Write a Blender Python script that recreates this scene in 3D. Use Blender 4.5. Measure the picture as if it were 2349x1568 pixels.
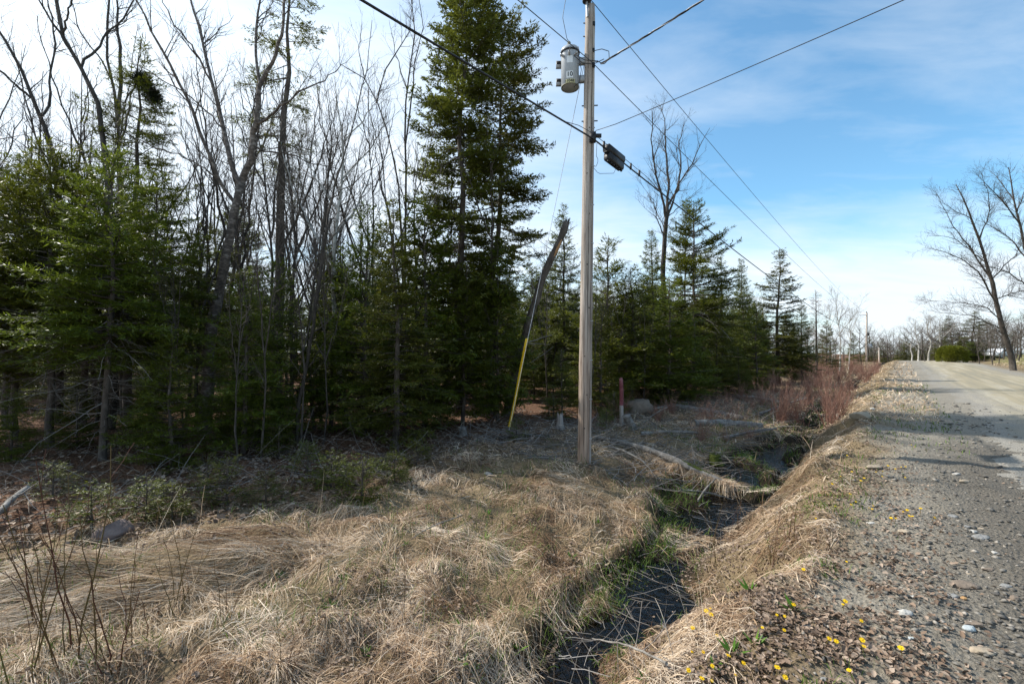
import bpy, math, random
import numpy as np
R = math.radians
for o in list(bpy.data.objects): bpy.data.objects.remove(o)
scn = bpy.context.scene
col = scn.collection

# ------------------------------------------------------------------ camera
CAMZ = 1.7
PITCH = math.atan(16 / 1043.0)
FPX, CX, CY = 1043.0, 1174.0, 784.0            # measured on a 2348 x 1568 view of the photograph
cd = bpy.data.cameras.new('camera'); cam = bpy.data.objects.new('camera', cd); col.objects.link(cam)
cd.sensor_width = 36; cd.lens = 36 * FPX / 2348.0; cd.clip_start = .05; cd.clip_end = 3000
cam.location = (0, 0, CAMZ); cam.rotation_euler = (R(90) + PITCH, 0, 0)
scn.camera = cam
# ------------------------------------------------------------------ sun, sky, exposure
SUN_V = np.array([-.945, .425, 1.0]); SUN_V = SUN_V / np.linalg.norm(SUN_V)
SUN_EL = math.asin(SUN_V[2])
sd = bpy.data.lights.new('sun', 'SUN'); sun = bpy.data.objects.new('sun', sd); col.objects.link(sun)
sd.energy = 5.0; sd.angle = R(.6); sd.color = (1.0, .95, .87)
az = math.atan2(SUN_V[0], SUN_V[1])            # clockwise from +Y
import mathutils
sun.rotation_euler = mathutils.Vector(tuple(-SUN_V)).to_track_quat('-Z', 'Y').to_euler()
sun.location = tuple(SUN_V * 60)
w = bpy.data.worlds.new('World'); scn.world = w; w.use_nodes = True
nt = w.node_tree; nt.nodes.clear()
def N(t, ty, **kw):
    n = t.nodes.new(ty)
    for k, v in kw.items():
        if k.startswith('i_'):
            n.inputs[k[2:].replace('_', ' ')].default_value = v
        else: setattr(n, k, v)
    return n
sky = N(nt, 'ShaderNodeTexSky', sky_type='NISHITA', sun_disc=False, sun_elevation=SUN_EL, sun_rotation=az,
        altitude=200, air_density=1.0, dust_density=.6, ozone_density=2.0)
bg = N(nt, 'ShaderNodeBackground', i_Strength=.130); wo = N(nt, 'ShaderNodeOutputWorld')
tc = N(nt, 'ShaderNodeTexCoord')
def vm(op, a, b=None, t=nt):
    n = N(t, 'ShaderNodeVectorMath', operation=op)
    for i, q in enumerate((a, b)):
        if q is None: continue
        if isinstance(q, (tuple, list)): n.inputs[i].default_value = q
        else: t.links.new(q, n.inputs[i])
    return n
def mm(op, a, b=None, c=None, t=nt, clamp=False):
    n = N(t, 'ShaderNodeMath', operation=op, use_clamp=clamp)
    for i, q in enumerate((a, b, c)):
        if q is None: continue
        if isinstance(q, (int, float)): n.inputs[i].default_value = q
        else: t.links.new(q, n.inputs[i])
    return n.outputs[0]
sep = N(nt, 'ShaderNodeSeparateXYZ'); nt.links.new(tc.outputs['Generated'], sep.inputs[0])
zc = mm('MAXIMUM', sep.outputs[2], 0.0)
den = mm('ADD', zc, .16)
cmb = N(nt, 'ShaderNodeCombineXYZ')
nt.links.new(mm('DIVIDE', sep.outputs[0], den), cmb.inputs[0]); nt.links.new(mm('DIVIDE', sep.outputs[1], den), cmb.inputs[1])
mp = N(nt, 'ShaderNodeMapping'); mp.inputs['Rotation'].default_value = (0, 0, R(28)); mp.inputs['Scale'].default_value = (.55, 1.25, 1)
mp.inputs['Location'].default_value = (3.1, 1.7, 0)
nt.links.new(cmb.outputs[0], mp.inputs[0])
n1 = N(nt, 'ShaderNodeTexNoise', i_Scale=.9, i_Detail=7.0, i_Roughness=.50, i_Distortion=.25); nt.links.new(mp.outputs[0], n1.inputs['Vector'])
n2 = N(nt, 'ShaderNodeTexNoise', i_Scale=3.4, i_Detail=8.0, i_Roughness=.6, i_Distortion=.7); nt.links.new(mp.outputs[0], n2.inputs['Vector'])
dsun = vm('DOT_PRODUCT', tc.outputs['Generated'], tuple(SUN_V)).outputs['Value']
# thin cirrostratus: thicker toward the horizon and seen brighter around the sun
cov = mm('ADD', mm('MULTIPLY', n1.outputs['Fac'], 1.15), mm('MULTIPLY', n2.outputs['Fac'], .34))
low = mm('POWER', mm('SUBTRACT', 1.0, zc, clamp=True), 3.0)
aur = mm('POWER', mm('MULTIPLY_ADD', dsun, .5, .5, clamp=True), 5.0)
cov = mm('ADD', mm('ADD', cov, mm('MULTIPLY', low, .62)), mm('MULTIPLY', aur, .62))
cov = mm('MULTIPLY', mm('SUBTRACT', cov, .79), 2.0, clamp=True)
cov = mm('MULTIPLY', cov, .93)
glow = mm('ADD', mm('MULTIPLY', mm('POWER', mm('MULTIPLY_ADD', dsun, .5, .5, clamp=True), 9.0), 2.4), 6.2)
ccol = N(nt, 'ShaderNodeMix', data_type='RGBA', blend_type='MULTIPLY'); ccol.inputs[0].default_value = 1
ccol.inputs[6].default_value = (.90, .98, 1.06, 1)
gcol = N(nt, 'ShaderNodeCombineColor')
for i in range(3): nt.links.new(glow, gcol.inputs[i])
nt.links.new(gcol.outputs[0], ccol.inputs[7])
smul = N(nt, 'ShaderNodeMix', data_type='RGBA', blend_type='MULTIPLY'); smul.inputs[0].default_value = 1
smul.inputs[7].default_value = (.95, 1.32, 1.32, 1); nt.links.new(sky.outputs[0], smul.inputs[6])
smix = N(nt, 'ShaderNodeMix', data_type='RGBA')
nt.links.new(cov, smix.inputs[0]); nt.links.new(smul.outputs[2], smix.inputs[6]); nt.links.new(ccol.outputs[2], smix.inputs[7])
nt.links.new(smix.outputs[2], bg.inputs[0]); nt.links.new(bg.outputs[0], wo.inputs[0])
vs = scn.view_settings; vs.view_transform = 'Standard'; vs.look = 'None'; vs.exposure = 0.46; vs.gamma = 1.0
try: vs.use_curve_mapping = False
except Exception: pass
scn.render.engine = 'CYCLES'
scn.cycles.max_bounces = 6; scn.cycles.diffuse_bounces = 5; scn.cycles.transparent_max_bounces = 8

# ------------------------------------------------------------------ helpers
rng = np.random.default_rng(7)
def nrm(v): return v / np.maximum(np.linalg.norm(v, axis=-1, keepdims=True), 1e-9)
def sm(x): x = np.clip(x, 0, 1); return x * x * (3 - 2 * x)
def hsh(i, j, seed):
    n = (i * 374761393 + j * 668265263 + seed * 974634721) & 0xFFFFFFFF
    n = ((n ^ (n >> 13)) * 1274126177) & 0xFFFFFFFF
    return ((n ^ (n >> 16)) & 0xFFFF) / 65535.0
def vn(x, y, seed=0):
    x = np.asarray(x, float); y = np.asarray(y, float)
    i = np.floor(x).astype(np.int64); j = np.floor(y).astype(np.int64); fx = sm(x - i); fy = sm(y - j)
    a = hsh(i, j, seed); b = hsh(i + 1, j, seed); c = hsh(i, j + 1, seed); d = hsh(i + 1, j + 1, seed)
    return (a * (1 - fx) + b * fx) * (1 - fy) + (c * (1 - fx) + d * fx) * fy
def fbm(x, y, seed=0, o=3):
    r = 0; a = .5; t = 0
    for k in range(o): r = r + a * vn(x * 2 ** k, y * 2 ** k, seed + k); t += a; a *= .5
    return r / t
UX, UY = .651, .759
def st(x, y): return UX * x + UY * y, UY * x - UX * y
def xy(s, t): return UX * s + UY * t, UY * s - UX * t
WZ = -.95
def edges(s):
    tl = np.interp(s, [0, 2.9, 3.5, 4.5, 5.3, 6.0, 6.9, 8.3, 10, 14, 18, 26], [-2.35, -2.35, -2.5, -2.55, -2.3, -2.5, -2.85, -3.3, -3.0, -2.8, -2.5, -2.3])
    tr = np.interp(s, [0, 3.2, 4.5, 5.5, 6, 9, 12, 18, 26], [-1.85, -1.85, -1.65, -1.88, -1.9, -1.75, -1.9, -2.0, -2.2])
    return tl + .34 * (vn(s * 1.9, s * 0, 5) - .5), tr + .36 * (vn(s * 1.7, s * 0, 9) - .5)
def H(x, y):
    x = np.asarray(x, float); y = np.asarray(y, float)
    s, t = st(x, y); tl, tr = edges(s)
    tc_ = -.72 + .30 * (vn(s * .6, s * 0, 3) - .5) + .34 * (vn(s * 1.5, s * 0, 4) - .5)
    lev = np.interp(s, [0, 13, 22, 40], [0, 0, .28, .4])         # the ditch gets shallower further on
    a = np.clip((t - tr) / np.maximum(tc_ - tr, .05), 0, 1)
    right = (WZ - .02 + lev) + (-(WZ - .02 + lev)) * (a ** .85 * .5 + sm(a) * .5)
    b = np.clip((t - tl) / np.maximum(tr - tl, .05), 0, 1)
    bed = WZ - .03 - .08 * np.sin(math.pi * b) + lev
    isl = sm((fbm(x * 1.3, y * 1.3, 51, 2) - .46) / .16) * np.maximum(sm((s - 6.3) / 2.2), .62 * sm((s - 2.8) / .8)); bed = bed + .20 * isl + (fbm(x * 6, y * 6, 53, 2) - .5) * .08
    d = np.maximum(tl - t, 0)
    left = WZ - .03 + lev * np.exp(-d / 3) + .22 * sm(d / .28) + .19 * sm(d / 2.2) + .10 * sm((d - 3) / 6) + .010 * np.clip(d - 8, 0, 40)
    hum = (fbm(x * 1.25, y * 1.25, 21, 3) - .5) * .26 * sm(d / .5) * (1 - .4 * sm((d - 6) / 5)) + ((fbm(x * 3.6, y * 3.6, 31, 2) - .5) * .20 + (vn(x * 9, y * 9, 33) - .5) * .06) * sm(d / .3)
    mound = .30 * np.exp(-(((x + 4.05) * .55 + (y - 4.15) * .35) ** 2 / 1.0 + ((x + 4.05) * -.55 + (y - 4.15) * .83) ** 2 / .18))
    left = left + hum + mound
    z = np.where(t > tr, right, np.where(t > tl, bed, left))
    z = z + np.where((t > tr) & (t < .8), (fbm(x * 2.6, y * 2.6, 41, 3) - .5) * (.12 + .22 * sm((-.3 - t) / .5)) * sm((t - tr) / .3), 0)
    z = z + np.where(t > -.6, (fbm(x * 5, y * 5, 45, 2) - .5) * .03, 0) + .05 * sm((t - .8) / 2.4) * (1 - sm((t - 3.8) / 2.4))
    z = z + .62 * sm((t - 6.8) / 5) + .35 * sm((t - 12) / 20)
    z = z - 6.5 * sm((s - 78) / 190)
    return z
def dirpx(px, py):
    u = (px - CX) / FPX; v = (CY - py) / FPX
    return np.array([u, math.cos(PITCH) - v * math.sin(PITCH), math.sin(PITCH) + v * math.cos(PITCH)])
def P(px, py, D):
    d = dirpx(px, py); d = d / d[1]; return np.array([0, 0, CAMZ]) + d * D
def G(px, py):
    """ground point under a pixel of the photograph"""
    d = dirpx(px, py); d = d / d[1]; y = np.geomspace(.8, 400, 1600)
    z = CAMZ + d[2] * y; k = np.nonzero(z < H(d[0] * y, y))[0]; y0 = y[k[0]] if len(k) else 400.
    y = np.linspace(y0 / 1.006, y0, 20); z = CAMZ + d[2] * y; k = np.nonzero(z < H(d[0] * y, y))[0]; y0 = y[k[0]] if len(k) else y0
    return np.array([d[0] * y0, y0, float(H(d[0] * y0, y0))])
def mesh_np(name, V, quads=None, tris=None, attrs=None, smooth=False):
    me = bpy.data.meshes.new(name); V = np.asarray(V, np.float32).reshape(-1, 3)
    me.vertices.add(len(V)); me.vertices.foreach_set('co', V.ravel())
    loops = []; starts = []; n = 0
    for F, k in ((quads, 4), (tris, 3)):
        if F is None or len(F) == 0: continue
        F = np.asarray(F, np.int32).reshape(-1, k); loops.append(F.ravel()); starts.append(n + np.arange(len(F), dtype=np.int32) * k); n += F.size
    L = np.concatenate(loops); S = np.concatenate(starts).astype(np.int32)
    me.loops.add(len(L)); me.loops.foreach_set('vertex_index', L)
    me.polygons.add(len(S)); me.polygons.foreach_set('loop_start', S)
    if smooth: me.polygons.foreach_set('use_smooth', np.ones(len(S), bool))
    for k, v in (attrs or {}).items():
        v = np.asarray(v, np.float32)
        if v.ndim == 2:
            a = me.attributes.new(k, 'FLOAT_VECTOR', 'POINT'); a.data.foreach_set('vector', v.ravel())
        else:
            a = me.attributes.new(k, 'FLOAT', 'POINT'); a.data.foreach_set('value', v)
    me.update(calc_edges=True)
    return me
class MB:
    """collects shapes, builds ONE mesh"""
    def __init__(s): s.V = []; s.Q = []; s.T = []; s.A = []; s.n = 0
    def add(s, V, Q=None, T=None, rnd=None):
        V = np.asarray(V, float).reshape(-1, 3)
        if Q is not None and len(Q): s.Q.append(np.asarray(Q, np.int64).reshape(-1, 4) + s.n)
        if T is not None and len(T): s.T.append(np.asarray(T, np.int64).reshape(-1, 3) + s.n)
        s.V.append(V); s.A.append(np.full(len(V), .5) if rnd is None else np.broadcast_to(rnd, (len(V),)))
        s.n += len(V); return s
    def tubes(s, Pp, Rr, sides=5, cap=True, rnd=None):
        Pp = np.asarray(Pp, float)
        if Pp.ndim == 2: Pp = Pp[None]
        n, k, _ = Pp.shape; Rr = np.broadcast_to(np.asarray(Rr, float), (n, k)) if np.ndim(Rr) < 2 else np.asarray(Rr, float)
        T = nrm(np.gradient(Pp, axis=1)); m = nrm(Pp[:, -1] - Pp[:, 0] + 1e-6)
        ref = np.where(np.abs(m[:, 2:3]) > .9, np.array([[1., 0, 0]]), np.array([[0, 0, 1.]]))
        a = nrm(np.cross(m, ref))[:, None, :]; b = nrm(a - (a * T).sum(-1, keepdims=True) * T); c = np.cross(T, b)
        an = np.arange(sides) * 2 * math.pi / sides
        V = Pp[:, :, None, :] + Rr[:, :, None, None] * (np.cos(an)[None, None, :, None] * b[:, :, None, :] + np.sin(an)[None, None, :, None] * c[:, :, None, :])
        idx = np.arange(n * k * sides).reshape(n, k, sides); nx = np.roll(idx, -1, axis=2)
        Q = np.stack([idx[:, :-1], nx[:, :-1], nx[:, 1:], idx[:, 1:]], -1).reshape(-1, 4)
        rr = None if rnd is None else np.repeat(np.asarray(rnd), k * sides)
        T_ = None
        if cap and sides >= 3:
            e = idx[:, [0, -1], :].reshape(-1, sides); T_ = np.concatenate([np.stack([e[:, 0], e[:, i], e[:, i + 1]], -1) for i in range(1, sides - 1)])
        return s.add(V, Q, T_, rr)
    def box(s, c, size, M=None, rnd=None, bev=0.0):
        q = np.array([[x, y, z] for z in (-.5, .5) for y in (-.5, .5) for x in (-.5, .5)]) * np.array(size)
        if M is not None: q = q @ np.asarray(M).T
        return s.add(q + np.array(c), [[0, 2, 3, 1], [4, 5, 7, 6], [0, 1, 5, 4], [2, 6, 7, 3], [0, 4, 6, 2], [1, 3, 7, 5]], None, rnd)
    def lathe(s, c, prof, n=24, axis=None):
        an = np.arange(n) * 2 * math.pi / n; pr = np.array(prof, float); k = len(pr)
        V = np.stack([pr[:, 0:1] * np.cos(an), pr[:, 0:1] * np.sin(an), np.repeat(pr[:, 1:2], n, 1)], -1)
        if axis is not None:
            a = nrm(np.array(axis, float)); x = nrm(np.cross(a, [0, .3, 1.] if abs(a[2]) < .9 else [1., 0, 0])); y = np.cross(a, x)
            V = V[..., 0:1] * x + V[..., 1:2] * y + V[..., 2:3] * a
        idx = np.arange(k * n).reshape(k, n); nx = np.roll(idx, -1, 1)
        Q = np.stack([idx[:-1], nx[:-1], nx[1:], idx[1:]], -1).reshape(-1, 4)
        T = []
        for row, fl in ((idx[0], 1), (idx[-1], 0)):
            for i in range(1, n - 1): T.append([row[0], row[i + 1], row[i]] if fl else [row[0], row[i], row[i + 1]])
        return s.add(V + np.array(c), Q, T)
    def mesh(s, name, smooth=False):
        return mesh_np(name, np.concatenate(s.V), np.concatenate(s.Q) if s.Q else None, np.concatenate(s.T) if s.T else None, {'rnd': np.concatenate(s.A)}, smooth)
LABELS = {}
def tag(o, label=None, cat=None, group=None, kind=None):
    if label:
        o['label'] = label
        if LABELS.get(label, group) != group or (label in LABELS and not group): print('DUP LABEL', label)
        LABELS[label] = group
    if cat: o['category'] = cat
    if group: o['group'] = group
    if kind: o['kind'] = kind
    return o
def obj(name, me, mt=None, parent=None, loc=None):
    o = bpy.data.objects.new(name, me); col.objects.link(o)
    if mt is not None and me is not None and len(me.materials) == 0: me.materials.append(mt)
    if parent is not None: o.parent = parent
    if loc is not None: o.location = tuple(float(q) for q in loc)
    return o
def thing(name, label, cat, loc=(0, 0, 0), group=None, rz=0, scale=(1, 1, 1)):
    e = bpy.data.objects.new(name, None); col.objects.link(e); e.empty_display_size = .2
    e.location = tuple(float(q) for q in loc); e.rotation_euler = (0, 0, rz); e.scale = scale
    return tag(e, label, cat, group)
# ------------------------------------------------------------------ materials
def mat(name, cols, scale=6., rough=.85, bump=0., bscale=None, rnd=False, trans=0., spec=.3, stretch=(1, 1, 1), var=.25, detail=5., metal=0., objvar=0.):
    m = bpy.data.materials.new(name); m.use_nodes = True; t = m.node_tree; t.nodes.clear()
    out = N(t, 'ShaderNodeOutputMaterial'); bs = N(t, 'ShaderNodeBsdfPrincipled')
    bs.inputs['Roughness'].default_value = rough; bs.inputs['Specular IOR Level'].default_value = spec; bs.inputs['Metallic'].default_value = metal
    co = N(t, 'ShaderNodeTexCoord'); mp = N(t, 'ShaderNodeMapping'); mp.inputs['Scale'].default_value = stretch; t.links.new(co.outputs['Object'], mp.inputs[0])
    no = N(t, 'ShaderNodeTexNoise', i_Scale=scale, i_Detail=detail, i_Roughness=.6); t.links.new(mp.outputs[0], no.inputs['Vector'])
    ra = N(t, 'ShaderNodeValToRGB'); cr = ra.color_ramp
    k = len(cols); lo, hi = (0., 1.) if rnd else (.3, .7)
    while len(cr.elements) < k: cr.elements.new(.5)
    for i, c in enumerate(cols):
        cr.elements[i].position = lo + (hi - lo) * i / max(k - 1, 1); cr.elements[i].color = (*c, 1)
    if rnd:
        at = N(t, 'ShaderNodeAttribute', attribute_name='rnd'); t.links.new(at.outputs['Fac'], ra.inputs[0])
        hs = N(t, 'ShaderNodeHueSaturation'); t.links.new(ra.outputs[0], hs.inputs['Color'])
        v = mm('MULTIPLY_ADD', no.outputs['Fac'], 2 * var, 1 - var, t=t)
        if objvar:
            oi = N(t, 'ShaderNodeObjectInfo'); v = mm('MULTIPLY', v, mm('MULTIPLY_ADD', oi.outputs['Random'], 2 * objvar, 1 - objvar, t=t), t=t)
            t.links.new(mm('MULTIPLY_ADD', oi.outputs['Random'], .03, .485, t=t), hs.inputs['Hue'])
        t.links.new(v, hs.inputs['Value']); cs = hs.outputs[0]
    else:
        t.links.new(no.outputs['Fac'], ra.inputs[0]); cs = ra.outputs[0]
    t.links.new(cs, bs.inputs['Base Color'])
    if bump:
        nb = N(t, 'ShaderNodeTexNoise', i_Scale=bscale or scale * 3, i_Detail=6.); t.links.new(mp.outputs[0], nb.inputs['Vector'])
        bp = N(t, 'ShaderNodeBump', i_Strength=bump, i_Distance=.03); t.links.new(nb.outputs['Fac'], bp.inputs['Height']); t.links.new(bp.outputs[0], bs.inputs['Normal'])
    sh = bs.outputs[0]
    if trans:
        tr = N(t, 'ShaderNodeBsdfTranslucent'); t.links.new(cs, tr.inputs['Color']); mx = N(t, 'ShaderNodeMixShader'); mx.inputs[0].default_value = trans
        t.links.new(sh, mx.inputs[1]); t.links.new(tr.outputs[0], mx.inputs[2]); sh = mx.outputs[0]
    t.links.new(sh, out.inputs[0]); return m
M = {}
M['fir'] = mat('fir_needles', [(.058, .074, .008), (.108, .130, .012), (.165, .185, .022)], scale=1.2, rough=.5, rnd=True, trans=.46, spec=.45, objvar=.22)
M['spruce'] = mat('spruce_needles', [(.060, .070, .011), (.110, .120, .016), (.165, .168, .026)], scale=1.2, rough=.5, rnd=True, trans=.42, spec=.45, objvar=.18)
M['cedar'] = mat('cedar_sprays', [(.058, .076, .007), (.105, .128, .012), (.16, .178, .02)], scale=1.5, rough=.5, rnd=True, trans=.48, spec=.4, objvar=.15)
M['hedge'] = mat('hedge_sprays', [(.08, .095, .010), (.13, .145, .014), (.19, .195, .02)], scale=1.5, rough=.55, rnd=True, trans=.3)
M['bark'] = mat('grey_bark', [(.030, .025, .021), (.062, .052, .043), (.115, .098, .082)], scale=9, rough=.9, bump=.8, bscale=30, stretch=(1, 1, .35))
M['firbark'] = mat('fir_bark', [(.045, .036, .030), (.09, .072, .058), (.15, .13, .11)], scale=7, rough=.9, bump=.7, bscale=26, stretch=(1, 1, .5))
M['twig'] = mat('twig_bark', [(.040, .031, .025), (.075, .060, .050), (.12, .10, .085)], scale=3, rough=.8, rnd=False)
M['deadtwig'] = mat('dead_twigs', [(.10, .085, .07), (.19, .17, .15), (.30, .28, .26)], scale=3, rough=.8, rnd=True)
M['paletwig'] = mat('pale_twig_bark', [(.12, .10, .085), (.18, .155, .135), (.24, .21, .19)], scale=3, rough=.8)
M['palebark'] = mat('pale_aspen_bark', [(.13, .12, .10), (.42, .40, .36), (.55, .53, .49)], scale=5, rough=.8, bump=.3, stretch=(1, 1, .7))
M['larch'] = mat('larch_twigs', [(.09, .06, .04), (.15, .10, .065), (.20, .145, .10)], scale=3, rough=.85)
M['redstem'] = mat('red_shrub_stems', [(.17, .078, .056), (.27, .14, .10), (.38, .26, .195)], rnd=True, scale=3, rough=.7)
M['willow'] = mat('willow_stems', [(.10, .085, .02), (.09, .035, .022), (.05, .022, .02)], rnd=True, scale=3, rough=.6)
M['straw'] = mat('dry_grass', [(.17, .090, .044), (.40, .27, .16), (.62, .475, .325), (.72, .61, .48)], scale=.9, rough=.7, rnd=True, trans=.15, var=.35)
M['green'] = mat('green_grass', [(.055, .10, .012), (.09, .16, .018), (.15, .21, .035)], scale=2, rough=.6, rnd=True, trans=.3)
M['leaf'] = mat('fallen_leaves', [(.10, .068, .048), (.21, .145, .10), (.36, .28, .215)], scale=2, rough=.75, rnd=True, trans=.12)
M['herb'] = mat('fresh_herb_leaves', [(.05, .13, .012), (.09, .19, .02), (.14, .25, .03)], scale=2, rough=.5, rnd=True, trans=.3)
M['stones'] = mat('gravel_stones', [(.07, .066, .06), (.135, .125, .11), (.21, .195, .17), (.36, .32, .27)], scale=20, rough=.85, rnd=True, bump=.3, bscale=60)
M['yellow'] = mat('yellow_petals', [(.78, .50, .008), (.85, .60, .012)], scale=30, rough=.6, trans=.2)
M['disc'] = mat('flower_disc', [(.62, .30, .006), (.75, .42, .008)], scale=80, rough=.8)
M['stem'] = mat('flower_stem', [(.12, .12, .03), (.20, .12, .06)], scale=20, rough=.7)
M['log'] = mat('weathered_log', [(.09, .08, .07), (.20, .185, .165), (.32, .30, .275)], scale=8, rough=.9, bump=.7, bscale=25, stretch=(1, 1, 1))
M['metal'] = mat('galvanised_metal', [(.36, .37, .38), (.46, .47, .48)], scale=9, rough=.45, metal=.3, spec=.5)
M['tank'] = mat('painted_tank', [(.33, .35, .37), (.40, .42, .44)], scale=5, rough=.35, spec=.5)
M['tankbase'] = mat('tank_base', [(.15, .145, .10), (.21, .20, .15)], scale=6, rough=.7)
M['black'] = mat('black_rubber', [(.012, .012, .014), (.03, .03, .032)], scale=8, rough=.5)
M['wire'] = mat('dull_wire', [(.035, .038, .05), (.07, .075, .09)], scale=8, rough=.5)
M['alu'] = mat('aluminium_strand', [(.28, .29, .31), (.5, .5, .52)], scale=40, rough=.4, metal=.4)
M['guard'] = mat('yellow_plastic', [(.72, .44, .012), (.80, .52, .02)], scale=6, rough=.5, spec=.4)
M['white'] = mat('white_sticker', [(.68, .70, .70), (.76, .77, .77)], scale=6, rough=.6)
M['plate'] = mat('yellow_number_plate', [(.50, .46, .24), (.56, .52, .30)], scale=6, rough=.6)
M['ink'] = mat('black_ink', [(.012, .012, .012), (.02, .02, .02)], scale=6, rough=.6)
M['redpaint'] = mat('faded_red_paint', [(.12, .03, .035), (.18, .05, .055), (.26, .12, .11)], scale=12, rough=.8, bump=.3)
M['oldwood'] = mat('bleached_wood', [(.16, .135, .115), (.28, .245, .215), (.38, .34, .31)], scale=10, rough=.9, bump=.4, stretch=(1, 1, .1))
M['freshwood'] = mat('torn_wood', [(.30, .15, .06), (.44, .24, .11)], scale=14, rough=.9, bump=.5, stretch=(1, 1, .15))
M['moss'] = mat('moss', [(.03, .04, .008), (.055, .07, .010), (.10, .11, .02)], scale=14, rough=.95, bump=.8)
M['broom'] = mat('witches_broom', [(.010, .016, .007), (.02, .026, .010), (.035, .04, .016)], scale=3, rough=.8, rnd=True)
# pole timber: long vertical streaks, warmer and darker toward damp foot and knots
def timber():
    m = bpy.data.materials.new('pole_timber'); m.use_nodes = True; t = m.node_tree; bs = t.nodes['Principled BSDF']; bs.inputs['Roughness'].default_value = .85
    bs.inputs['Specular IOR Level'].default_value = .2
    co = N(t, 'ShaderNodeTexCoord'); mp = N(t, 'ShaderNodeMapping'); mp.inputs['Scale'].default_value = (1, 1, .045); t.links.new(co.outputs['Object'], mp.inputs[0])
    a = N(t, 'ShaderNodeTexNoise', i_Scale=26., i_Detail=7., i_Roughness=.65); t.links.new(mp.outputs[0], a.inputs['Vector'])
    ra = N(t, 'ShaderNodeValToRGB'); cr = ra.color_ramp; cr.elements[0].position = .3; cr.elements[0].color = (.15, .12, .10, 1); cr.elements[1].position = .68; cr.elements[1].color = (.54, .49, .435, 1)
    e = cr.elements.new(.45); e.color = (.33, .285, .245, 1); t.links.new(a.outputs['Fac'], ra.inputs[0])
    b = N(t, 'ShaderNodeTexNoise', i_Scale=1.1, i_Detail=4.); t.links.new(co.outputs['Object'], b.inputs['Vector'])
    mx = N(t, 'ShaderNodeMix', data_type='RGBA', blend_type='MULTIPLY'); mx.inputs[7].default_value = (.80, .62, .50, 1)
    sp = N(t, 'ShaderNodeSeparateXYZ'); t.links.new(co.outputs['Object'], sp.inputs[0])
    damp = mm('SUBTRACT', 1.0, mm('MULTIPLY', sp.outputs[2], .30, t=t), t=t, clamp=True)
    f = mm('MULTIPLY', mm('ADD', mm('MULTIPLY', b.outputs['Fac'], .35, t=t), damp, t=t), .75, t=t, clamp=True)
    t.links.new(f, mx.inputs[0]); t.links.new(ra.outputs[0], mx.inputs[6]); t.links.new(mx.outputs[2], bs.inputs['Base Color'])
    bp = N(t, 'ShaderNodeBump', i_Strength=.7, i_Distance=.02); t.links.new(a.outputs['Fac'], bp.inputs['Height']); t.links.new(bp.outputs[0], bs.inputs['Normal'])
    return m
M['timber'] = timber()
def birchbark():
    m = bpy.data.materials.new('birch_bark'); m.use_nodes = True; t = m.node_tree; bs = t.nodes['Principled BSDF']; bs.inputs['Roughness'].default_value = .8
    co = N(t, 'ShaderNodeTexCoord'); mp = N(t, 'ShaderNodeMapping'); mp.inputs['Scale'].default_value = (1, 1, 2.2); t.links.new(co.outputs['Object'], mp.inputs[0])
    a = N(t, 'ShaderNodeTexNoise', i_Scale=7., i_Detail=8., i_Roughness=.7); t.links.new(mp.outputs[0], a.inputs['Vector'])
    ra = N(t, 'ShaderNodeValToRGB'); cr = ra.color_ramp; cr.elements[0].position = .40; cr.elements[0].color = (.05, .04, .033, 1); cr.elements[1].position = .66; cr.elements[1].color = (.30, .265, .235, 1)
    e = cr.elements.new(.52); e.color = (.13, .10, .08, 1); t.links.new(a.outputs['Fac'], ra.inputs[0]); t.links.new(ra.outputs[0], bs.inputs['Base Color'])
    bp = N(t, 'ShaderNodeBump', i_Strength=.9, i_Distance=.03); t.links.new(a.outputs['Fac'], bp.inputs['Height']); t.links.new(bp.outputs[0], bs.inputs['Normal'])
    return m
M['birch'] = birchbark()
# ------------------------------------------------------------------ ground, road, water
def ar(a, b, st_): return np.arange(a, b, st_)
S_ = np.concatenate([ar(-16, 1.6, .4), ar(1.6, 14, .10), ar(14, 40, .34), ar(40, 130, 1.2), ar(130, 900, 22), [900]])
T_ = np.concatenate([ar(-420, -40, 20), ar(-40, -9, .6), ar(-9, -4, .14), ar(-4, -.2, .06), ar(-.2, 2, .1), ar(2, 9, .4), ar(9, 40, 2), ar(40, 420, 20), [420]])
SS, TT = np.meshgrid(S_, T_, indexing='ij'); GX, GY = xy(SS, TT); GZ = H(GX, GY)
ni, nj = SS.shape; idx = np.arange(ni * nj).reshape(ni, nj)
GQ = np.stack([idx[:-1, :-1], idx[:-1, 1:], idx[1:, 1:], idx[1:, :-1]], -1).reshape(-1, 4)
nz = fbm(GX * .9, GY * .9, 77, 4); nz2 = fbm(GX * .35, GY * .35, 91, 3)
grav = sm((TT + .85 + (nz - .5) * 1.6) / .9) * (1 - sm((TT - 6.4 + (nz - .5) * 2) / 1.0))
wood = sm((-TT - 6.6 + (nz2 - .5) * 3) / 1.6)
lawn = sm((TT - 7.5 + (nz2 - .5) * 3) / 2)
tl, tr = edges(SS)
wet = sm(1 - np.maximum(TT - tr - .12, tl - .1 - TT) / .3)
gme = mesh_np('ground', np.stack([GX, GY, GZ], -1), GQ, None, {'gravel': grav.ravel(), 'wood': wood.ravel(), 'lawn': lawn.ravel(), 'wet': wet.ravel(), 'mud': (sm((13 - SS + (nz - .5) * 5) / 4) * sm((TT + .2) / 1.0)).ravel()}, True)
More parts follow.
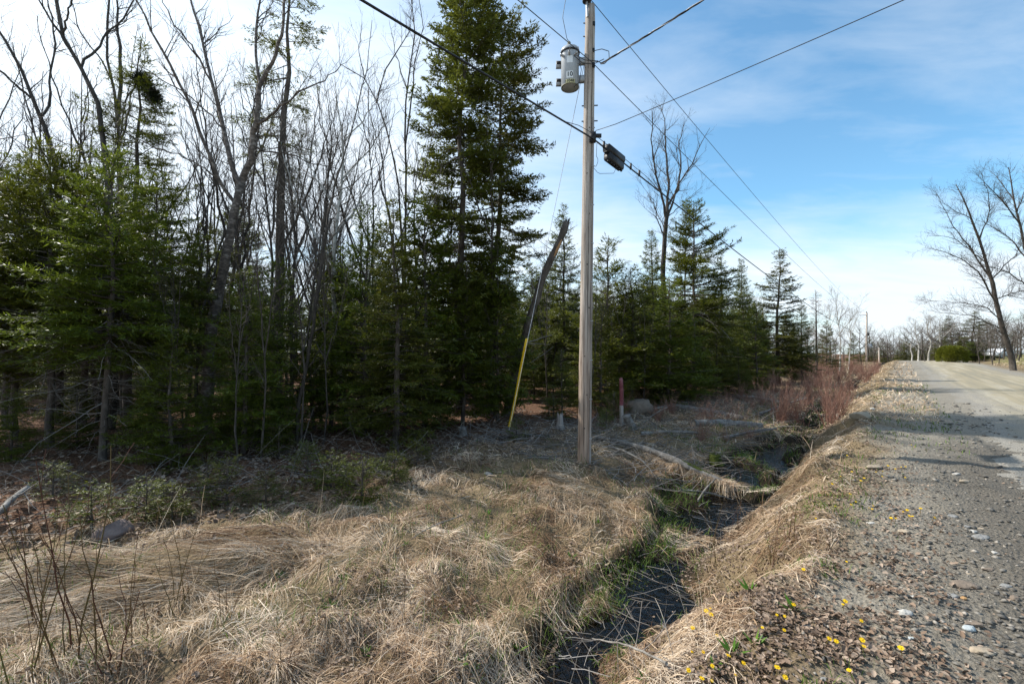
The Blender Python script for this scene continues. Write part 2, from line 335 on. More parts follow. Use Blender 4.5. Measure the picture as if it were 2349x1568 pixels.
def groundmat():
    m = bpy.data.materials.new('ground_soil'); m.use_nodes = True; t = m.node_tree; bs = t.nodes['Principled BSDF']; bs.inputs['Roughness'].default_value = .95
    bs.inputs['Specular IOR Level'].default_value = .15
    co = N(t, 'ShaderNodeTexCoord')
    def noise(sc, de=6., ro=.6):
        n = N(t, 'ShaderNodeTexNoise', i_Scale=sc, i_Detail=de, i_Roughness=ro); t.links.new(co.outputs['Object'], n.inputs['Vector']); return n.outputs['Fac']
    def ramp(f, *cs):
        r = N(t, 'ShaderNodeValToRGB'); cr = r.color_ramp
        while len(cr.elements) < len(cs): cr.elements.new(.5)
        for i, c in enumerate(cs): cr.elements[i].position = .3 + .4 * i / (len(cs) - 1); cr.elements[i].color = (*c, 1)
        t.links.new(f, r.inputs[0]); return r.outputs[0]
    def mix(f, a, b):
        n = N(t, 'ShaderNodeMix', data_type='RGBA'); t.links.new(f, n.inputs[0]); t.links.new(a, n.inputs[6]); t.links.new(b, n.inputs[7]); return n.outputs[2]
    def att(n): return N(t, 'ShaderNodeAttribute', attribute_name=n).outputs['Fac']
    fine = noise(38, 7, .7)
    c = ramp(fine, (.07, .05, .032), (.15, .11, .07), (.25, .19, .125))
    far = ramp(noise(6, 7, .7), (.10, .085, .03), (.24, .18, .10), (.33, .25, .15))
    c = mix(noise(1.5), c, far)
    c = mix(att('wood'), c, ramp(noise(22, 7, .7), (.05, .028, .018), (.13, .07, .042), (.24, .14, .09)))
    vo = N(t, 'ShaderNodeTexVoronoi', i_Scale=34.); t.links.new(co.outputs['Object'], vo.inputs['Vector'])
    gr = ramp(fine, (.08, .070, .056), (.135, .120, .098), (.195, .178, .15))
    gr = mix(att('mud'), ramp(fine, (.155, .138, .11), (.25, .225, .182), (.345, .315, .265)), gr)
    c = mix(att('gravel'), c, gr)
    c = mix(att('lawn'), c, ramp(noise(1.2, 7, .7), (.09, .11, .02), (.19, .17, .07), (.26, .20, .12)))
    c = mix(att('wet'), c, ramp(noise(9), (.010, .008, .005), (.024, .018, .011), (.055, .040, .024)))
    t.links.new(c, bs.inputs['Base Color'])
    hh = mm('ADD', fine, mm('MULTIPLY', vo.outputs['Distance'], .8, t=t), t=t)
    bp = N(t, 'ShaderNodeBump', i_Strength=.9, i_Distance=.03); t.links.new(hh, bp.inputs['Height']); t.links.new(bp.outputs[0], bs.inputs['Normal'])
    return m
ground = tag(obj('ground', gme, groundmat()), kind='structure')
# travelled part of the gravel road
rs = np.concatenate([ar(-16, 40, .4), ar(40, 150, 1.5)]); rt = np.linspace(0, 1, 26)
A, B = np.meshgrid(rs, rt, indexing='ij'); edge0 = 1.15 + .5 * (vn(A * .35, A * 0, 61) - .5) + .25 * (vn(A * 1.6, A * 0, 62) - .5); edge1 = 6.5 + .6 * (vn(A * .3, A * 0, 63) - .5)
RT = edge0 + (edge1 - edge0) * B; rx, ry = xy(A, RT); rz = H(rx, ry) + .012 - .02 * (np.abs(B * 2 - 1) ** 12)
ri = np.arange(A.size).reshape(A.shape); rq = np.stack([ri[:-1, :-1], ri[:-1, 1:], ri[1:, 1:], ri[1:, :-1]], -1).reshape(-1, 4)
rme = mesh_np('road', np.stack([rx, ry, rz], -1), rq, None, {'st': np.stack([A.ravel(), RT.ravel(), np.minimum(RT - edge0, edge1 - RT).ravel()], -1)}, True)
def roadmat():
    m = bpy.data.materials.new('packed_gravel_road'); m.use_nodes = True; t = m.node_tree; bs = t.nodes['Principled BSDF']; bs.inputs['Roughness'].default_value = .9
    bs.inputs['Specular IOR Level'].default_value = .2
    at = N(t, 'ShaderNodeAttribute', attribute_name='st'); mp = N(t, 'ShaderNodeMapping'); mp.inputs['Scale'].default_value = (.06, 1.6, 1); t.links.new(at.outputs['Vector'], mp.inputs[0])
    a = N(t, 'ShaderNodeTexNoise', i_Scale=1.0, i_Detail=6., i_Roughness=.6); t.links.new(mp.outputs[0], a.inputs['Vector'])
    b = N(t, 'ShaderNodeTexNoise', i_Scale=45., i_Detail=6.); t.links.new(at.outputs['Vector'], b.inputs['Vector'])
    ra = N(t, 'ShaderNodeValToRGB'); cr = ra.color_ramp; cr.elements[0].position = .33; cr.elements[0].color = (.20, .185, .14, 1); cr.elements[1].position = .66; cr.elements[1].color = (.36, .325, .25, 1)
    e = cr.elements.new(.5); e.color = (.285, .245, .165, 1); t.links.new(a.outputs['Fac'], ra.inputs[0])
    sp = N(t, 'ShaderNodeSeparateXYZ'); t.links.new(at.outputs['Vector'], sp.inputs[0]); mp2 = N(t, 'ShaderNodeMapping'); mp2.inputs['Scale'].default_value = (.5, 2.5, 0); t.links.new(at.outputs['Vector'], mp2.inputs[0])
    c_ = N(t, 'ShaderNodeTexNoise', i_Scale=1.3, i_Detail=7., i_Roughness=.65); t.links.new(mp2.outputs[0], c_.inputs['Vector'])
    ef = mm('MULTIPLY_ADD', sp.outputs[2], .9, mm('MULTIPLY_ADD', c_.outputs['Fac'], 2.2, -1.35, t=t), t=t, clamp=True)
    gv_ = N(t, 'ShaderNodeValToRGB'); cg = gv_.color_ramp; cg.elements[0].position = .3; cg.elements[0].color = (.14, .128, .108, 1); cg.elements[1].position = .7; cg.elements[1].color = (.32, .298, .255, 1); t.links.new(b.outputs['Fac'], gv_.inputs[0])
    em = N(t, 'ShaderNodeMix', data_type='RGBA'); t.links.new(ef, em.inputs[0]); t.links.new(gv_.outputs[0], em.inputs[6]); t.links.new(ra.outputs[0], em.inputs[7])
    hs = N(t, 'ShaderNodeHueSaturation'); t.links.new(em.outputs[2], hs.inputs['Color']); t.links.new(mm('MULTIPLY_ADD', b.outputs['Fac'], .5, .72, t=t), hs.inputs['Value']); t.links.new(hs.outputs[0], bs.inputs['Base Color'])
    bp = N(t, 'ShaderNodeBump', i_Strength=.4, i_Distance=.02); t.links.new(b.outputs['Fac'], bp.inputs['Height']); t.links.new(bp.outputs[0], bs.inputs['Normal'])
    return m
tag(obj('road', rme, roadmat()), kind='structure')
ws = ar(0, 24, .5); wt = np.linspace(-4.2, -1.0, 8); A, B = np.meshgrid(ws, wt, indexing='ij'); wx, wy = xy(A, B)
wi = np.arange(A.size).reshape(A.shape); wq = np.stack([wi[:-1, :-1], wi[:-1, 1:], wi[1:, 1:], wi[1:, :-1]], -1).reshape(-1, 4)
def watermat():
    m = bpy.data.materials.new('ditch_water'); m.use_nodes = True; t = m.node_tree; t.nodes.clear()
    out = N(t, 'ShaderNodeOutputMaterial'); co = N(t, 'ShaderNodeTexCoord')
    a = N(t, 'ShaderNodeTexNoise', i_Scale=14., i_Detail=4., i_Distortion=.6); t.links.new(co.outputs['Object'], a.inputs['Vector'])
    bp = N(t, 'ShaderNodeBump', i_Strength=.5, i_Distance=.03); t.links.new(a.outputs['Fac'], bp.inputs['Height'])
    fr = N(t, 'ShaderNodeFresnel', i_IOR=1.42); t.links.new(bp.outputs[0], fr.inputs['Normal'])
    gl = N(t, 'ShaderNodeBsdfGlossy', i_Roughness=.04); t.links.new(bp.outputs[0], gl.inputs['Normal'])
    tr = N(t, 'ShaderNodeBsdfTransparent'); tr.inputs[0].default_value = (.34, .28, .21, 1)
    mx = N(t, 'ShaderNodeMixShader'); t.links.new(fr.outputs[0], mx.inputs[0]); t.links.new(tr.outputs[0], mx.inputs[1]); t.links.new(gl.outputs[0], mx.inputs[2]); t.links.new(mx.outputs[0], out.inputs[0])
    return m
wme = mesh_np('water', np.stack([wx, wy, np.full_like(wx, WZ)], -1), wq)
tag(obj('water', wme, watermat()), kind='structure')

# ------------------------------------------------------------------ tree generators
def along(Pp, idx, f):
    k = Pp.shape[1] - 1; q = np.clip(f, 0, .9999) * k; i = q.astype(int); r = (q - i)[:, None]
    a = Pp[idx, i]; b = Pp[idx, i + 1]; return a * (1 - r) + b * r, nrm(b - a), i
def plen(Pp): return np.linalg.norm(np.diff(Pp, axis=1), axis=2).sum(1)
def sprout(g, Pp, Rr, dens, f0, lmax, ang=(.5, 1.0), up=.15, rat=.55, K=5, wig=.10, taper=.5, rmin=.0012, curl=.15, mind=1, lpow=None):
    """side branches grown from a set of parent branches"""
    ln = plen(Pp); cnt = np.maximum(mind, np.round(dens * ln * g.uniform(.7, 1.3, len(ln)))).astype(int)
    idx = np.repeat(np.arange(len(ln)), cnt); f = g.uniform(f0, 1, len(idx)); pos, T, i = along(Pp, idx, f)
    rp = Rr[idx, i]; rand = nrm(g.normal(size=(len(idx), 3))); per = nrm(rand - (rand * T).sum(1, keepdims=True) * T)
    a = g.uniform(*ang, len(idx))[:, None]; d = nrm(np.cos(a) * T + np.sin(a) * per + np.array([0, 0, up]))
    L = lmax * (1 - taper * f) * g.uniform(.4, 1.1, len(idx))
    if lpow is not None: L = np.minimum(L, ln[idx] * lpow)
    q = np.linspace(0, 1, K)
    C = pos[:, None, :] + d[:, None, :] * (L[:, None] * q)[:, :, None]
    w_ = np.cumsum(g.normal(0, wig, (len(idx), K, 3)), axis=1) * (L[:, None, None] / K); w_[:, 0] = 0
    C = C + w_ + np.array([0, 0, 1.]) * (L[:, None] * q ** 2 * curl)[:, :, None]
    r0 = np.maximum(np.minimum(rp * rat, L * .016 + .001), rmin); rr = np.maximum(r0[:, None] * (1 - .8 * q), rmin * .7)
    return C, rr
def resamp(pts, K):
    pts = np.asarray(pts, float); d = np.r_[0, np.cumsum(np.linalg.norm(np.diff(pts, axis=0), axis=1))]
    q = np.linspace(0, d[-1], K); return np.stack([np.interp(q, d, pts[:, c]) for c in range(3)], -1)
def bare_parts(seed, limbs, d1=2.2, l1=1.6, d2=4., l2=.7, d3=6., l3=.3, f1=.25, up=.2, ang=(.4, 1.0), lvl=3, K0=14, sides=7, curl=.15, wob=.02, rmin=.0022, rs=1.):
    """limbs: list of (points, r0, r1). returns trunk mesh, twig mesh"""
    g = np.random.default_rng(seed); tk = MB(); LP = []; LR = []
    for pts, r0, r1 in limbs:
        p = resamp(pts, K0); p[1:-1] += g.normal(0, wob, (K0 - 2, 3)); r = rs * np.linspace(r0, r1, K0) * (1 + .07 * g.normal(size=K0)); tk.tubes(p, r[None], sides)
        LP.append(p); LR.append(r)
    LP = np.array(LP); LR = np.array(LR); cr = MB()
    b1, r1_ = sprout(g, LP, LR, d1, f1, l1, ang, up, .55, 6, .12, curl=curl, rmin=rmin * 1.3); cr.tubes(b1, r1_, 4, False)
    b2, r2_ = sprout(g, b1, r1_, d2, .12, l2, (.4, 1.0), up * .6, .6, 5, .13, lpow=.7, rmin=rmin); cr.tubes(b2, r2_, 3, False)
    if lvl > 2:
        b3, r3_ = sprout(g, b2, r2_, d3, .1, l3, (.4, 1.0), up * .4, .65, 4, .13, lpow=.7, rmin=rmin * .8); cr.tubes(b3, r3_, 3, False)
        s0, sr0 = sprout(g, LP, LR, d1 * .8, f1, l3 * 2, (.6, 1.3), .1, .4, 4, .13, rmin=rmin); cr.tubes(s0, sr0, 3, False)
    return tk.mesh('trunk', True), cr.mesh('branches')
def bare_generic(seed, h, r0, forks=4, lean=.04, spread=.45, fstart=.35, **kw):
    g = np.random.default_rng(seed); q = np.linspace(0, 1, 7); ax = g.uniform(0, 6.28)
    t = np.stack([np.cos(ax) * lean * h * q ** 1.5, np.sin(ax) * lean * h * q ** 1.5, h * q], -1); t[1:, :2] += np.cumsum(g.normal(0, .012 * h, (6, 2)), 0)
    t[0, 2] = -.15
    limbs = [(t, r0, r0 * .08)]
    for k in range(forks):
        f = fstart + (.85 - fstart) * (k + g.uniform(0, .8)) / forks; b = np.array([np.interp(f, q, t[:, c]) for c in range(3)])
        a = g.uniform(0, 6.28); L = (1 - f) * h * g.uniform(.7, 1.0); d = np.array([math.cos(a) * spread, math.sin(a) * spread, 1.0])
        pts = [b + d / np.linalg.norm(d) * L * u + np.array([math.cos(a), math.sin(a), 0]) * spread * L * .25 * math.sin(u * 2.4) for u in np.linspace(0, 1, 6)]
        limbs.append((np.array(pts), r0 * (1 - f) * .85 + .006, .006))
    return bare_parts(seed + 1, limbs, **kw)
def diamonds(mb, p, d, L, w_, n, rnd):
    """leaf-like needle sprigs: p base, d direction, L length, w width, n normal hint"""
    s = nrm(np.cross(d, n)) * w_[:, None]; V = np.stack([p, p + d * (L * .38)[:, None] + s, p + d * L[:, None], p + d * (L * .38)[:, None] - s], 1)
    mb.add(V, np.arange(len(p) * 4).reshape(-1, 4), None, np.repeat(rnd, 4))
def conifer(seed, h, r0, c0, Lmax, power=.8, el_top=.7, el_low=-.15, droop=.15, tip=.12, wsp=.22, nb=5, ssp=.075, tsp=.035, tl_=.075, tw=.2, sublen=.5, hang=0., dead=True, lean=0., deadL=.7, irr=.35, flat=.35, keep=None):
    g = np.random.default_rng(seed); K = 12; q = np.linspace(0, 1, K)
    tp = np.stack([np.zeros(K), np.zeros(K), q * h], -1); tp[1:, :2] += np.cumsum(g.normal(0, .004 * h, (K - 1, 2)), 0); tp[:, 0] += lean * h * q; tp[0, 2] = -.12
    trr = r0 * (1 - q) ** .9 + .006; trr[0] *= 1.15
    tk = MB().tubes(tp, trr[None], 8)
    zs = []; z = c0 * h
    while z < h - .10:
        n = max(2, int(nb * g.uniform(.7, 1.3))); zs += list(z + g.uniform(-.35, .35, n) * wsp); z += wsp * g.uniform(.7, 1.3)
    zs = np.clip(np.array(zs), .05, h - .04); n = len(zs); zz = np.clip((zs - c0 * h) / (h - c0 * h), 0, 1)
    azi = g.uniform(0, 6.283, n); sec = .8 + .4 * vn(azi * 1.0, zs * .9, seed)           # uneven outline
    L = Lmax * ((1 - zz) ** power * (.55 + .45 * sm(zz * 6 + .15))) * g.uniform(1 - irr, 1 + irr * .4, n) * sec + .10
    if keep is not None:
        kp = keep(azi, zs, g); zs, zz, azi, L = zs[kp], zz[kp], azi[kp], L[kp]; n = len(zs)
    el = el_low + (el_top - el_low) * zz ** 1.5 + g.normal(0, .10, n)
    f = np.linspace(0, 1, 6); hx = np.cos(azi)[:, None]; hy = np.sin(azi)[:, None]
    rad = L[:, None] * f * np.cos(el)[:, None]; ver = L[:, None] * (f * np.sin(el)[:, None] - droop * (1 - zz)[:, None] * f ** 2 + tip * f ** 3)
    b0 = np.stack([np.interp(zs, tp[:, 2], tp[:, 0]), np.interp(zs, tp[:, 2], tp[:, 1]), zs], -1)
    BP = b0[:, None, :] + np.stack([rad * hx, rad * hy, ver], -1); BP[:, 1:] += np.cumsum(g.normal(0, .014, (n, 5, 3)), 1) * L[:, None, None]
    BR = np.maximum((L * .010 + .003)[:, None] * (1 - .85 * f), .0015)
    wd = MB().tubes(BP, BR, 4, False)
    cr = MB()
    cnt = np.maximum(3, (2 * L / ssp)).astype(int); bi = np.repeat(np.arange(n), cnt); fs = g.uniform(.10, 1, len(bi)) ** .8
    pos, T, _ = along(BP, bi, fs); sgn = g.choice([-1., 1.], len(bi))[:, None]; side = nrm(np.cross(T, np.array([[0, 0, 1.]]))) * sgn
    a = g.uniform(.55, 1.1, len(bi))[:, None]
    d = nrm(np.cos(a) * T + np.sin(a) * side + np.stack([np.zeros(len(bi)), np.zeros(len(bi)), g.normal(-hang, flat * .6, len(bi))], -1))
    sl = np.clip(sublen * L[bi] * (1 - fs) + .05, .05, .5) * g.uniform(.6, 1.2, len(bi))
    SP = pos[:, None, :] + d[:, None, :] * (sl[:, None] * np.linspace(0, 1, 4))[:, :, None]; SP[:, 2:, 2] -= (hang * .6) * sl[:, None] * np.array([.3, .8])
    # needled sprigs along branch ends and side shoots
    cnt = np.maximum(2, (sl / tsp * g.uniform(.8, 1.2, len(sl)))).astype(int); ti = np.repeat(np.arange(len(sl)), cnt); ft = g.uniform(0, 1, len(ti))
    p2, T2, _ = along(SP, ti, ft); s2 = nrm(np.cross(T2, np.array([[0, 0, 1.]]))) * g.choice([-1., 1.], len(ti))[:, None]
    a = g.uniform(.15, 1.05, len(ti))[:, None]; d2 = nrm(np.cos(a) * T2 + np.sin(a) * s2 + g.normal(0, flat, (len(ti), 3)) + np.array([0, 0, -hang * .5]))
    nh = nrm(g.normal(0, .45, (len(ti), 3)) + np.array([0, 0, 1.])); LL = tl_ * g.uniform(.6, 1.25, len(ti))
    tone = np.clip(g.normal(.45, .2, len(ti)) + .25 * (vn(bi[ti] * 1.7, 0 * ti, seed) - .5), 0, 1)
    diamonds(cr, p2, d2, LL, LL * tw, nh, tone)
    out = {'trunk': tk.mesh('trunk', True), 'branches': wd.mesh('branches'), 'crown': cr.mesh('crown')}
    if dead and c0 * h > .5:
        m = int(c0 * h / .16 * 5); zs = g.uniform(.12, c0 + .12, m) * h; azi = g.uniform(0, 6.283, m); L = deadL * g.uniform(.35, 1.15, m); el = g.normal(-.12, .22, m)
        rad = L[:, None] * f * np.cos(el)[:, None]; ver = L[:, None] * (f * np.sin(el)[:, None] - .12 * f ** 2)
        b0 = np.stack([np.interp(zs, tp[:, 2], tp[:, 0]), np.interp(zs, tp[:, 2], tp[:, 1]), zs], -1)
        DP = b0[:, None, :] + np.stack([rad * np.cos(azi)[:, None], rad * np.sin(azi)[:, None], ver], -1); DP[:, 1:] += np.cumsum(g.normal(0, .03, (m, 5, 3)), 1) * L[:, None, None]
        DR = np.maximum(.0075 * (1 - .8 * f)[None] * (L[:, None] * .9 + .2), .0016); db = MB().tubes(DP, DR, 3, False, g.uniform(0, 1, m))
        c2, r2 = sprout(g, DP, DR, 7, .15, .30, (.5, 1.1), -.05, .6, 4, .16); db.tubes(c2, r2, 3, False, g.uniform(0, 1, len(c2)))
        out['dead_branches'] = db.mesh('dead_branches')
    return out
PM = {'fir': dict(trunk='firbark', branches='twig', crown='fir', dead_branches='deadtwig'), 'spruce': dict(trunk='firbark', branches='twig', crown='spruce', dead_branches='deadtwig'),
      'cedar': dict(trunk='firbark', branches='twig', crown='cedar', dead_branches='deadtwig')}
def proto_con(kind, h, *a, **k):
    parts = conifer(*a[:1], h, *a[1:], **k)
    for n_, me in parts.items(): me.materials.append(M[PM[kind][n_]])
    return dict(h=h, parts=parts)
def proto_bare(h, bark, tw, seed, r0, **k):
    t, b = bare_generic(seed, h, r0, **k); t.materials.append(M[bark]); b.materials.append(M[tw])
    return dict(h=h, parts={'trunk': t, 'branches': b})
def plant(pr, name, label, cat, base, height, wid=1.0, rz=0., group=None, tilt=None):
    s = height / pr['h']; e = thing(name, label, cat, base, group, rz, (s * wid, s * wid, s))
    if tilt: e.rotation_euler = (tilt[0], tilt[1], rz)
    for n_, me in pr['parts'].items(): obj(n_, me, None, e)
    return e
def at_ground(px, D):
    x = (px - CX) / FPX * D; return np.array([x, D, float(H(x, D))])
def top_h(px, D, ty): return P(px, ty, D)[2] - at_ground(px, D)[2]

# prototypes
FIR = [proto_con('fir', 6.0, 101 + i, .062, .33, 1.75, power=.70, wsp=.20, nb=6, el_low=-.12, el_top=.75, ssp=.060, tsp=.024, tl_=.105, tw=.10, deadL=1.4) for i in range(3)]
FIRL = [proto_con('fir', 4.5, 121 + i, .05, .04, 1.45, power=.80, wsp=.19, nb=6, el_low=0., el_top=.8, dead=False, ssp=.066, tsp=.027, tl_=.105, tw=.10) for i in range(2)]
SPR = [proto_con('spruce', 8.0, 141 + i, .085, .06, 1.75, power=.85, wsp=.22, nb=7, el_low=-.2, el_top=.6, droop=.25, tip=.2, tl_=.115, tw=.13, ssp=.080, tsp=.030, irr=.45) for i in range(3)]
CED = [proto_con('cedar', 5.5, 161 + i, .06, .10, 1.35, power=.55, wsp=.2, nb=6, el_low=-.05, el_top=.9, droop=.3, tip=.25, tl_=.12, tw=.15, hang=.25, ssp=.080, tsp=.031, irr=.5) for i in range(2)]
SAP = [proto_con('fir', .8, 181 + i, .010, .04, .40, power=.8, wsp=.085, nb=5, el_low=.25, el_top=.9, dead=False, ssp=.05, tsp=.018, tl_=.045, tw=.10, irr=.5) for i in range(3)]
CSAP = [proto_con('cedar', .7, 191 + i, .010, .03, .40, power=.5, wsp=.07, nb=5, el_low=.3, el_top=1.0, dead=False, ssp=.055, tsp=.02, tl_=.055, tw=.14, hang=.15, irr=.5) for i in range(2)]
POLET = [proto_bare(9., 'bark', 'twig', 201 + i, .05, forks=4, spread=.26, fstart=.35, d1=2.1, l1=1.3, d2=3.6, l2=.7, d3=3.4, l3=.38, lean=.05, rmin=.003) for i in range(4)]
DECI = [proto_bare(11., 'bark', 'paletwig', 221 + i, .10, forks=6, spread=.42, fstart=.25, d1=2.2, l1=1.7, d2=3.2, l2=.9, d3=3.6, l3=.45, rmin=.005) for i in range(3)]
ASP = [proto_bare(10., 'palebark', 'paletwig', 241 + i, .09, forks=5, spread=.45, fstart=.4, d1=2.6, l1=1.8, d2=3.6, l2=.9, d3=3.2, l3=.45, rmin=.005) for i in range(3)]

# ------------------------------------------------------------------ the tall twin spruces behind the pole
def unique(parts_mats, name, label, cat, base, group=None, rz=0):
    e = thing(name, label, cat, base, group, rz)
    for n_, (me, mk_) in parts_mats.items(): obj(n_, me, M[mk_], e)
    return e
b = at_ground(1046, 15.0); hh_ = top_h(1090, 15.0, -8)
pa = conifer(301, hh_, .15, .16, 1.75, power=.11, wsp=.26, nb=8, el_low=-.25, el_top=.15, droop=.22, tip=.3, lean=.045, tw=.16, ssp=.078, tsp=.028, tl_=.12, irr=.55, deadL=1.3)
unique({k: (v, PM['spruce'][k]) for k, v in pa.items()}, 'spruce_tree', 'tallest spruce with full dark crown, left of the utility pole', 'tree', b)
b = at_ground(1122, 15.6); hh_ = top_h(1160, 15.6, 22)
pa = conifer(302, hh_, .13, .24, 1.6, power=.12, wsp=.30, nb=7, el_low=-.3, el_top=.15, droop=.2, tip=.3, lean=.04, tw=.15, tl_=.12, ssp=.085, tsp=.03, irr=.6, deadL=1.0, keep=lambda a, z, g: (np.cos(a) > -.4) | (g.uniform(0, 1, len(a)) > .6))
unique({k: (v, PM['spruce'][k]) for k, v in pa.items()}, 'spruce_tree', 'tall thin-crowned spruce with bare trunk side, right of the tallest one', 'tree', b)
# sparse tall spruce beside the forked birch
b = at_ground(632, 15.0); hh_ = 15.6
pa = conifer(303, hh_, .20, .50, 1.7, power=.2, wsp=.42, nb=5, el_low=-.35, el_top=.2, droop=.25, tip=.15, lean=.055, tw=.11, tl_=.12, ssp=.10, tsp=.035, irr=.6, deadL=1.3, keep=lambda a, z, g: g.uniform(0, 1, len(a)) > .35)
unique({k: (v, PM['spruce'][k]) for k, v in pa.items()}, 'spruce_tree', 'tall grey-trunked spruce with ragged drooping top, behind the forked birch', 'tree', b)
# balsam fir with two witches' brooms
b = at_ground(296, 13.0); hh_ = top_h(335, 13., 80)
pa = conifer(304, hh_, .11, .32, 1.9, power=.6, wsp=.28, nb=6, el_low=-.2, el_top=.5, lean=.02, ssp=.075, tsp=.028, tl_=.105, tw=.10, irr=.5)
e = unique({k: (v, PM['fir'][k]) for k, v in pa.items()}, 'fir_tree', 'tall fir with two dark ball-shaped brooms near its top', 'tree', b)
for k, (px, py, rr) in enumerate([(326, 185, .20), (350, 220, .19)]):
    g = np.random.default_rng(40 + k); n = 1800; d = nrm(g.normal(size=(n, 3))); mb = MB(); c = P(px, py, 13.0) - b
    diamonds(mb, c + d * (rr * (.15 + g.uniform(0, 1, n)))[:, None] * (.8 + .4 * vn(d[:, 0] * 2 + 5, d[:, 1] * 2 + 5, 3))[:, None], nrm(d + g.normal(0, .6, (n, 3))), g.uniform(.05, .16, n), np.full(n, .010), nrm(g.normal(size=(n, 3))), g.uniform(0, 1, n))
    obj('broom', mb.mesh('broom'), M['broom'], e)

# ------------------------------------------------------------------ traced bare trees (native photo pixels -> points at the tree's distance)
def Ln(pts, D, b, dz=0.):
    k = len(pts); return np.array([P(x * .78267, y * .78267, D + dz * i / max(k - 1, 1)) - b for i, (x, y) in enumerate(pts)])
def traced(name, label, seed, D, trunk, limbs, bark='bark', tw='twig', basepx=None, **kw):
    b = at_ground(basepx * .78267, D); tr = Ln(trunk[0], D, b); tr = np.vstack([[0, 0, -.15], tr]); LB = [(tr, trunk[1], trunk[2])]
    cm = np.array([0, 0, CAMZ]) - b
    for pts, r0, r1, dz in limbs:
        a = Ln(pts, D, b, dz); prev = np.concatenate([resamp(q[0], 80) for q in LB]); j = np.argmin((prev[:, 0] - a[0, 0]) ** 2 + (prev[:, 2] - a[0, 2]) ** 2)
        a = cm + (a - cm) * ((prev[j, 1] - cm[1]) / (a[0, 1] - cm[1])); a[0] = prev[j]; LB.append((a, r0, r1))     # limb starts on the limb it grows from
    kw.setdefault('rs', .72); kw.setdefault('rmin', .0024 * max(1, D / 14)); t, br = bare_parts(seed, LB, **kw); return unique({'trunk': (t, bark), 'branches': (br, tw)}, name, label, 'tree', b)
traced('birch_tree', 'big rough-barked birch with forked trunk at the forest edge', 401, 11.5,
       ([(602, 1240), (612, 1000), (640, 850), (674, 700), (696, 594), (705, 536)], .22, .12),
       [([(705, 536), (732, 473), (750, 370), (759, 254)], .115, .085, -.3), ([(759, 254), (795, 192), (821, 112), (835, 0), (850, -160)], .07, .025, -.5), ([(759, 254), (750, 178), (754, 58), (775, -60), (770, -200)], .055, .018, .5),
        ([(750, 375), (785, 345), (830, 303), (893, 259), (955, 232), (1000, 190)], .05, .010, -1.2), ([(754, 446), (830, 446), (915, 478), (1000, 500)], .035, .008, 1.0),
        ([(698, 545), (665, 424), (634, 290), (616, 223), (598, 147), (576, 58), (562, 0), (540, -150)], .085, .02, .8), ([(616, 225), (560, 130), (500, 60), (450, -60)], .04, .01, -1.0),
        ([(672, 600), (640, 530), (625, 482), (576, 357), (527, 250), (482, 161), (437, 67), (397, 0), (350, -120)], .07, .018, -1.3), ([(640, 530), (590, 490), (520, 450), (450, 430), (390, 400), (320, 360)], .03, .008, -1.5),
        ([(640, 375), (600, 320), (545, 275), (470, 230), (400, 190), (300, 150)], .028, .006, -1.5), ([(690, 640), (760, 630), (830, 628), (880, 640)], .022, .006, -1.0)],
       bark='birch', tw='twig', basepx=600, d1=2.4, l1=1.5, d2=4.5, l2=.75, d3=6, l3=.32, f1=.2, K0=16)
traced('bare_tree', 'bare tree with leaning trunk curving off the left edge', 402, 13.,
       ([(175, 1150), (180, 700), (156, 446), (120, 340), (89, 286), (58, 192), (20, 120), (-40, 40)], .15, .04),
       [([(120, 340), (150, 300), (140, 230), (165, 120), (140, 0), (130, -120)], .05, .012, 1), ([(89, 286), (40, 240), (-20, 190), (-80, 90)], .05, .012, -1)], basepx=170, d1=2.4, l1=1.5, d2=4, l2=.7, d3=5, l3=.3, f1=.35)
traced('bare_tree', 'bare tree with S-curved dark trunk above the near firs', 403, 12.,
       ([(330, 1150), (320, 600), (295, 353), (268, 268), (237, 196), (210, 150), (187, 116), (175, 50), (165, -100)], .14, .05),
       [([(240, 200), (250, 160), (290, 140), (310, 95), (340, 80), (390, 0), (420, -100)], .05, .012, .8), ([(210, 150), (150, 60), (90, -30), (60, -120)], .045, .012, -1), ([(187, 116), (200, 30), (235, -60)], .04, .012, -.5)], basepx=325, d1=2.4, l1=1.4, d2=4, l2=.7, d3=5, l3=.3, f1=.4)
traced('bare_tree', 'bare twin-stemmed tree left of the fir with brooms', 404, 15.,
       ([(352, 1130), (350, 600), (345, 379), (335, 250), (318, 200), (308, 89), (321, 0), (330, -140)], .13, .03),
       [([(348, 379), (356, 200), (345, 80), (342, 0), (350, -120)], .09, .025, .6), ([(335, 250), (300, 180), (240, 110), (215, 40), (205, -60)], .04, .01, -1.2), ([(308, 100), (370, 60), (420, -30)], .03, .01, 1)], basepx=352, d1=2.2, l1=1.4, d2=4, l2=.7, d3=5, l3=.3, f1=.4)
traced('bare_tree', 'slender bare tree with forked stems between birch and spruces', 405, 10.5,
       ([(870, 1240), (905, 1000), (940, 800), (955, 690), (970, 640)], .065, .04),
       [([(955, 690), (975, 560), (1000, 480), (1020, 420), (1045, 330), (1075, 200), (1090, 60)], .035, .008, .5), ([(945, 760), (955, 600), (965, 480), (970, 400), (960, 300), (930, 180)], .03, .006, -.6), ([(980, 575), (1040, 530), (1110, 480), (1180, 420)], .02, .004, -1),
        ([(950, 720), (1010, 660), (1080, 590), (1130, 540)], .02, .004, .8), ([(935, 830), (890, 760), (850, 690), (800, 600), (760, 520)], .022, .004, -.8)], bark='bark', basepx=868, d1=2.6, l1=1.2, d2=4, l2=.6, d3=5, l3=.28, f1=.15)
